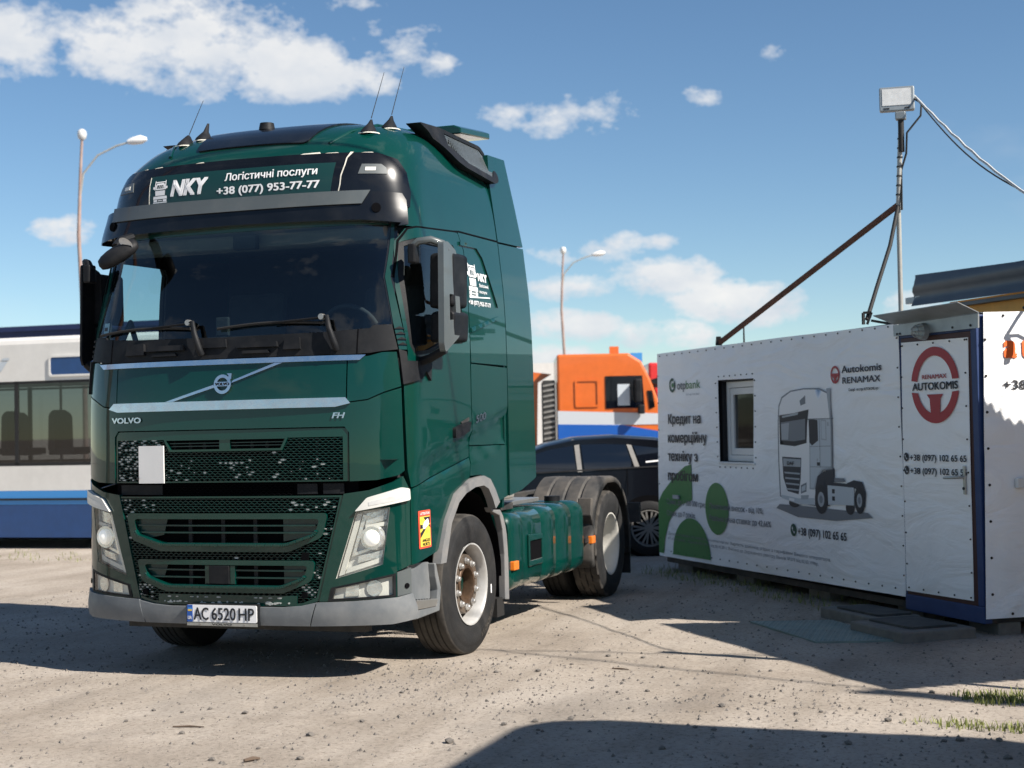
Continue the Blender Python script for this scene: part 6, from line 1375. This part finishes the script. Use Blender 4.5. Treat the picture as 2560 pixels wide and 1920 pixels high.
# ------------------------------------------------------------------ dark car behind the tractor
def ring_wheel(parent, loc, s, R, mat_rim='steel_rail', spokes=10):
    m = MB(); w = .105; m.lathe([(-w*.8, R*.66), (-w, R*.72), (-w, R*.9), (-w*.8, R), (w*.8, R), (w, R*.9), (w, R*.72), (w*.8, R*.66)], (0, 0, 0), 40, 'y', s); W = m.build('wheel', 'tyre', parent, smooth=40); W.location = loc
    m = MB(); m.lathe([(-.08, R*.64), (.085, R*.66), (.10, R*.68), (.10, R*.64), (.07, R*.60), (-.06, R*.58)], (0, 0, 0), 40, 'y', s); rim = m.build('rim', mat_rim, W, smooth=40)
    m = MB()
    for k in range(spokes):
        t = 2*PI*k/spokes; d = .14
        for e in (-d, d): m.bar((R*.12*math.cos(t), s*.075, R*.12*math.sin(t)), (R*.62*math.cos(t+e), s*.085, R*.62*math.sin(t+e)), .022, .02, (0, 1, 0))
    m.cyl((0, s*.05, 0), (0, s*.09, 0), R*.16, seg=16); m.build('spokes', mat_rim, W)
    m = MB(); m.cyl((0, s*.0, 0), (0, s*.02, 0), R*.56, seg=24); m.build('brake_disc', 'dark_inside', W)
    return W
def car(name, loc, rz, label, cat, prof, glass_p, mat, wb, R, half_w, arch_x, trim='chrome'):
    C_ = empty(name, loc, rz, label, cat)
    # body: side outline lofted across the width, narrowing towards the roof
    P = subdivide(prof, .12); n = len(P); ys = [-1, -.97, -.9, -.7, -.35, 0, .35, .7, .9, .97, 1]
    def wd(z): return half_w*(1-.16*max(0, (z-.95)/.55)**1.2)
    V = []
    for t in ys:
        e = abs(t); k = 1-.05*max(0, (e-.7)/.3)**2
        V += [(x*(1-.015*max(0, (e-.7)/.3)**2), wd(z)*math.copysign(min(1, e), t) if t else 0., .2+(z-.2)*(1-.03*max(0, (e-.7)/.3)**2)) for x, z in P]
    m = MB(); m.add(V, [(j*n+i, j*n+(i+1) % n, (j+1)*n+(i+1) % n, (j+1)*n+i) for j in range(len(ys)-1) for i in range(n)]+[tuple(range(n-1, -1, -1)), tuple(range((len(ys)-1)*n, len(ys)*n))])
    body = m.build('body', mat, C_, smooth=40)
    for s in (-1, 1):
        q = lambda x, z, o: Vector((x, s*(wd(z)+o), .2+(z-.2)*.97))
        for gp_ in glass_p: panel('side_window', gp_, q, 'car_glass_solid', body, off=.006, thick=.004, sp=.1)
        for x in arch_x: ring_wheel(C_, (x, s*(half_w-.055), R), s, R); panel('wheel_arch', ellipse(x, R+.02, R+.07, R+.07, 32), q, 'dark_inside', body, off=.004, thick=.003, sp=.2)
    return C_, body, wd
prof = [(-2.3, .32), (-2.32, .62), (-2.25, .78), (-1.9, .9), (-1.0, 1.0), (-.72, 1.05), (-.2, 1.28), (.12, 1.40), (.5, 1.475), (1.0, 1.495), (1.5, 1.455), (1.95, 1.36), (2.12, 1.1), (2.28, .98), (2.3, .6), (2.25, .3), (1.75, .22), (-1.8, .22)]
g1 = [(-.55, 1.07), (-.12, 1.27), (.15, 1.355), (.46, 1.405), (.50, 1.07)]; g2 = [(.60, 1.07), (.56, 1.415), (.85, 1.42), (1.12, 1.405), (1.2, 1.12)]; g3 = [(1.30, 1.13), (1.21, 1.395), (1.55, 1.35), (1.83, 1.20), (1.6, 1.14)]
RW = Vector((.46, 9.47, 0)); dx = Vector((.943, .333, 0)); dy = Vector((-.333, .943, 0)); cc = RW-dx*1.38+dy*.93
SV, bd, wd = car('parked_car', (cc.x, cc.y, 0), math.atan2(.333, .943), 'black hatchback car parked between the tractor and the orange truck', 'car', prof, [g1, g2, g3], 'car_black', 2.75, .335, .93, (-1.38, 1.38))
for s in (-1,):
    q = lambda x, z, o: Vector((x, s*(wd(z)+o), .2+(z-.2)*.97))
    panel('window_trim', [(-.9, 1.03), (1.6, 1.115), (1.6, 1.135), (-.9, 1.05)], q, 'black_plastic', bd, off=.010, thick=.01, sp=.2); panel('window_trim', [(.51, 1.07), (.57, 1.07), (.54, 1.42), (.48, 1.41)], q, 'steel_rail', bd, off=.010, thick=.01, sp=.2)
    panel('window_trim', [(1.22, 1.12), (1.28, 1.12), (1.19, 1.40), (1.13, 1.41)], q, 'steel_rail', bd, off=.010, thick=.01, sp=.2)
    panel('door_seam', [(.54, .35), (.55, .35), (.55, 1.05), (.54, 1.05)], q, 'dark_inside', bd, off=.003, thick=.004, sp=.2); panel('door_seam', [(1.12, .75), (1.13, .75), (1.13, 1.1), (1.12, 1.1)], q, 'dark_inside', bd, off=.003, thick=.004, sp=.2)
    panel('door_handle', round_poly([(.80, .92), (1.02, .93), (1.02, .96), (.80, .95)], .01), q, 'car_black', bd, off=.03, thick=.03, sp=.2); panel('window_sticker', [(1.36, 1.17), (1.53, 1.185), (1.53, 1.205), (1.36, 1.19)], q, 'print_white', bd, off=.0125, thick=.002, sp=.2)
    panel('roof_rail', [(.45, 1.47), (1.0, 1.492), (1.5, 1.452), (1.5, 1.465), (1.0, 1.505), (.45, 1.483)], q, 'steel_rail', bd, off=-.03, thick=.03, sp=.2)
m = MB(); m.box(-2.34, -2.28, -.6, .6, .35, .7); m.build('front_bumper', 'black_plastic', bd); m = MB(); m.box(2.2, 2.31, -.85, .85, .75, .88); m.build('tail_light', 'sticker_red', bd)

# ------------------------------------------------------------------ orange cab-over truck further back
oc = ray_pt(1515, 1100, 34.0); OT = empty('orange_truck', (oc.x, oc.y, 0), math.atan2(.333, .943), 'orange cab-over truck with silver and blue bands behind the dark car', 'truck')
om = lambda x, z, o: Vector((x, -1.2-o, z))
cabp = [(-1.1, 1.05), (1.16, 1.05), (1.22, 1.5), (1.15, 1.95), (.92, 2.6), (.72, 3.0), (.45, 3.17), (-1.1, 3.17)]
m = MB(); m.prism(cabp, lambda x, z, d: (x, d, z), -1.19, 1.19); m.build('cab_body', 'truck_orange', OT, bevel=.05)
panel('silver_band', [(-1.1, 1.62), (1.17, 1.62), (1.19, 1.85), (-1.1, 1.95)], om, 'truck_silver', OT, off=.004, thick=.01, sp=.6); panel('blue_band', [(-1.1, 1.06), (1.15, 1.06), (1.2, 1.45), (.3, 1.62), (-1.1, 1.66)], om, 'truck_blue', OT, off=.008, thick=.01, sp=.6)
panel('side_window', [(-.06, 1.98), (.78, 1.98), (.74, 2.68), (-.06, 2.68)], om, 'car_glass_solid', OT, off=.008, thick=.01, sp=.6); panel('window_gleam', [(.2, 2.04), (.46, 2.04), (.46, 2.5), (.2, 2.5)], om, 'print_light', OT, off=.010, thick=.004, sp=.6)  # pale panel paints a gleam onto the side glass
panel('quarter_window', [(.84, 2.35), (.95, 2.35), (1.0, 2.0), (.88, 1.95)], om, 'car_glass_solid', OT, off=.008, thick=.01, sp=.6)
panel('locker_outline', round_poly([(-.72, 2.02), (-.2, 2.02), (-.2, 2.62), (-.72, 2.62)], .05), om, 'truck_orange', OT, holes=[round_poly([(-.68, 2.06), (-.24, 2.06), (-.24, 2.58), (-.68, 2.58)], .04)], off=.015, thick=.015, sp=.6)
m = MB(); m.add([(1.235, -1.05, 1.75), (1.235, 1.05, 1.75), (.955, 1.05, 2.6), (.955, -1.05, 2.6)], [(0, 1, 2, 3)]); m.build('windscreen', 'car_glass_solid', OT)
m = MB(); m.prism([(.80, 2.55), (1.15, 2.65), (1.30, 2.52), (1.28, 2.46), (1.0, 2.5)], lambda x, z, d: (x, d, z), -1.15, 1.15); m.build('sun_visor', 'black_plastic', OT)
for z0, z1, x in ((2.1, 2.6, .56), (1.85, 2.05, .62)):
    m = MB(); m.box(x, x+.14, -1.5, -1.24, z0, z1); m.build('mirror_head', 'black_plastic', OT, bevel=.03)
m = MB(); m.box(-1.4, -1.15, -1.1, 1.1, .9, 2.62); m.build('rear_stack', 'chassis_dark', OT)
m = MB()
for k in range(14): m.bar((-1.41, -1.11, 1.0+.115*k), (-1.14, -1.11, 1.05+.115*k), .02, .04)
m.build('stack_louvres', 'steel_rail', OT)
m = MB(); m.box(-6, 1.1, -.5, .5, .75, 1.04); m.build('chassis', 'chassis_dark', OT)
for xa in (.35, -3.8):
    for s in (-1, 1):
        m = MB(); m.lathe([(-.15, .28), (-.16, .5), (.16, .5), (.16, .28), (.1, .2), (.1, 0)], (xa, s*1.02, .5), 28, 'y', s); m.build('wheel', 'tyre', OT, smooth=40)
m = MB(); m.prism([(-1.75, 1.0), (-1.55, 1.0), (-1.5, 2.6), (-1.2, 2.78), (-1.75, 2.85), (-1.9, 2.4)], lambda x, z, d: (x, d, z), -.3, .3); m.build('crane_post', 'truck_orange', OT)
m = MB(); m.box(.1, .3, -.4, -.2, 3.16, 3.36); m.build('beacon', 'truck_orange', OT); m = MB(); m.box(.55, .8, -.6, -.35, 3.0, 3.2); m.build('roof_lamp', 'bus_light_blue', OT)
lettering('ТРАНСПОРТ', -.7, .1, 1.30, 1.38, om, 'sticker_red', OT, off=.02) if False else None
panel('door_mark', [(.55, 1.25), (.80, 1.25), (.80, 1.36), (.55, 1.36)], om, 'truck_orange', OT, off=.02, thick=.006, sp=.6); panel('door_mark', [(-.7, 1.28), (.1, 1.28), (.1, 1.34), (-.7, 1.34)], om, 'sticker_red', OT, off=.02, thick=.006, sp=.6); panel('headlight', [(1.0, 1.1), (1.17, 1.1), (1.19, 1.3), (1.0, 1.25)], om, 'lamp_glass', OT, off=.02, thick=.0, sp=.6)
rc = ray_pt(1668, 1100, 39.0); RT = empty('red_truck', (rc.x, rc.y, 0), math.atan2(.333, .943), 'red truck cab half hidden behind the orange truck and cabin', 'truck')
m = MB(); m.prism([(-.55, 1.0), (1.5, 1.0), (1.55, 2.0), (1.3, 2.8), (1.0, 3.1), (-.55, 3.16)], lambda x, z, d: (x, d, z), -1.2, 1.2); m.build('cab_body', 'truck_red', RT, bevel=.06)
panel('side_window', [(.3, 2.0), (1.0, 2.0), (.95, 2.7), (.3, 2.7)], lambda x, z, o: Vector((x, -1.2-o, z)), 'car_glass_solid', RT, off=.006, thick=.01, sp=.6)
m = MB(); m.box(-5, 1.2, -.5, .5, .7, .99); m.build('chassis', 'chassis_dark', RT)
for xa in (.7, -3):
    for s in (-1, 1):
        m = MB(); m.lathe([(-.15, .28), (-.16, .5), (.16, .5), (.16, .28), (.1, .2), (.1, 0)], (xa, s*1.02, .5), 28, 'y', s); m.build('wheel', 'tyre', RT, smooth=40)
wc = ray_pt(1375, 1000, 52.0); m = MB(); m.prism([(-2.6, 0), (1.2, 0), (1.2, 3.2), (.2, 3.8), (-2.6, 3.8)], lambda x, z, d: (wc.x+x*.943-d*.333, wc.y+x*.333+d*.943, z), 0, 5); tag(m.build('pale_shed', 'pale_wall'), 'pale plastered shed far behind the orange truck', 'shed')

# ------------------------------------------------------------------ street lamps
def street_lamp(u, vtop, dep, label):
    p = ray_pt(u, vtop, dep); H = p.z; S = empty('street_lamp', (p.x, p.y, 0), 0, label, 'street lamp', 'tall street lamps along the road'); rx = Vector((.943, .333, 0))
    m = MB(); m.tube([Vector((0, 0, 0)), Vector((-.02, 0, H*.45)), rx*-.12+Vector((0, 0, H*.72)), rx*-.05+Vector((0, 0, H*.9)), Vector((0, 0, H-.1))], [.075, .06, .05, .04, .035], 10); m.build('pole', 'lamp_pole', S, smooth=60)
    m = MB(); b0 = rx*-.1+Vector((0, 0, H*.80)); m.tube([b0, b0+rx*.12+Vector((0, 0, H*.09)), b0+rx*.5+Vector((0, 0, H*.14)), b0+rx*1.0+Vector((0, 0, H*.165)), b0+rx*1.35+Vector((0, 0, H*.175))], .026, 8); m.build('arm', 'pole_grey', S, smooth=60)
    m = MB(); e = b0+rx*1.3+Vector((0, 0, H*.175)); m.tube([e, e+rx*.12+Vector((0, 0, .02)), e+rx*.35+Vector((0, 0, .06)), e+rx*.5+Vector((0, 0, .07))], [.06, .1, .12, .05], 10); m.build('lamp_head', 'white_paint', S, smooth=60)
    m = MB(); m.lathe([(-.17, .04), (-.12, .10), (-.02, .125), (.07, .11), (.12, .06), (.14, .0)], (0, 0, H), 16, 'z'); m.build('top_globe', 'lamp_grey', S, smooth=60)
    return S
street_lamp(205, 335, 40, 'tall rusty street lamp standing behind the bus at left'); street_lamp(1408, 625, 62, 'tall grey street lamp rising behind the orange truck')

# ------------------------------------------------------------------ things just right of the picture whose shadows fall into it
CN = empty('corrugated_canopy', CBM @ Vector((8.6, 1.4, 0)), math.atan2(TY, TX), 'grey corrugated sheet canopy on posts beside the right end of the cabin', 'canopy')
m = MB(); us = np.arange(0, 1.0001, .02); vs_ = np.arange(0, 2.3001, .0144)
def cpt(u, v):
    y = .30+v; x0 = 6.85+(7.26-6.85)*min(1, v/.95) if v < .95 else 7.26+.1*(v-.95); return (x0+(10.3-x0)*u-8.6, y-1.4, 3.0+.022*math.sin(v*2*PI/.115))
m.grid(cpt, us, vs_); o = m.build('roof_sheet', 'roof_sheet', CN, smooth=60); sm = o.modifiers.new('t', 'SOLIDIFY'); sm.thickness = .004
for x, y in ((-1.25, -.8), (1.4, -.8), (-1.1, 1.0), (1.4, 1.0)):
    m = MB(); m.cyl((x, y, -.05), (x, y, 2.975), .035, seg=10); m.build('post', 'pole_grey', CN, smooth=50)
for y in (-.8, 1.0):
    m = MB(); m.bar((-1.3, y, 2.945), (1.6, y, 2.945), .05, .06); m.build('purlin', 'pole_grey', CN)
VN = empty('box_truck', (8.12, -5.55, 0), PI, 'tall white box truck parked at the right side of the yard', 'truck')
m = MB(); m.box(-1.25, 1.25, -3.8, 2.4, 1.05, 4.3); m.build('cargo_box', 'van_white', VN, bevel=.42, seg=8)
m = MB(); m.prism([(2.45, .5), (4.1, .5), (4.2, 1.0), (4.1, 1.6), (3.8, 2.5), (3.5, 2.75), (2.45, 2.8)], lambda y, z, d: (d, y, z), -1.1, 1.1); m.build('cab', 'van_white', VN, bevel=.08, seg=3)
for s in (-1, 1):
    vm = lambda y, z, o: Vector((s*(1.1+o), y, z))
    panel('side_window', [(2.9, 1.65), (3.95, 1.65), (3.65, 2.45), (2.9, 2.45)], vm, 'car_glass_solid', VN, off=.004, thick=.01, sp=.6)
    m = MB(); m.box(*sorted((s*1.12, s*1.3)), 3.8, 3.9, 1.7, 2.1); m.build('mirror_head', 'black_plastic', VN, bevel=.03)
    for y in (-2.2, 3.1):
        m = MB(); m.lathe([(-.13, .25), (-.14, .46), (.14, .46), (.14, .25), (.1, .0)], (s*1.0, y, .46), 28, 'x', s); m.build('wheel', 'tyre', VN, smooth=40)
m = MB(); m.add([(-.95, 4.115, 1.62), (.95, 4.115, 1.62), (.9, 3.83, 2.48), (-.9, 3.83, 2.48)], [(0, 1, 2, 3)]); m.build('windscreen', 'car_glass_solid', VN)
m = MB(); m.box(-.5, .5, -3.7, 3.2, .6, 1.04); m.build('chassis', 'chassis_dark', VN)
# overhead line crossing the yard, with a drop wire tied to it, poles outside the picture
sx, sy = 1.1, -.25; zc = 6.6
J = Vector((1.28+sx*zc, 1.607+sy*zc, zc)); d1 = Vector((1.88, .12, 0)).normalized(); d2 = Vector((2.52, -.97, 0)).normalized()
def cable(a, b, sag, label):
    m = MB(); m.tube([a.lerp(b, t)+Vector((0, 0, sag*((2*t-1)**2-1))) for t in np.linspace(0, 1, 17)], .014, 6); tag(m.build('overhead_cable', 'rubber_black', smooth=60), label, 'cable')
def pole(q, label):
    m = MB(); m.cyl((q.x, q.y, -.1), (q.x, q.y, q.z+.35), .13, .09, 12); m.bar((q.x-.4, q.y, q.z+.1), (q.x+.4, q.y, q.z+.1), .08, .08); tag(m.build('utility_pole', 'rust', smooth=50), label, 'utility pole')
a1_, b1_, b2_ = J-d1*12.2, J+d1*3, J+d2*3.5
cable(a1_, J, 0., 'long black overhead cable strung across the yard above the truck'); cable(J, b1_, 0., 'black overhead cable from the splice to the rear utility pole'); cable(J, b2_, 0., 'black drop cable from the splice to the nearer utility pole')
pole(a1_, 'brown utility pole left of the truck holding the long cable'); pole(b1_, 'brown utility pole right of the cabin holding the rear cable'); pole(b2_, 'brown utility pole right of the yard holding the drop cable')
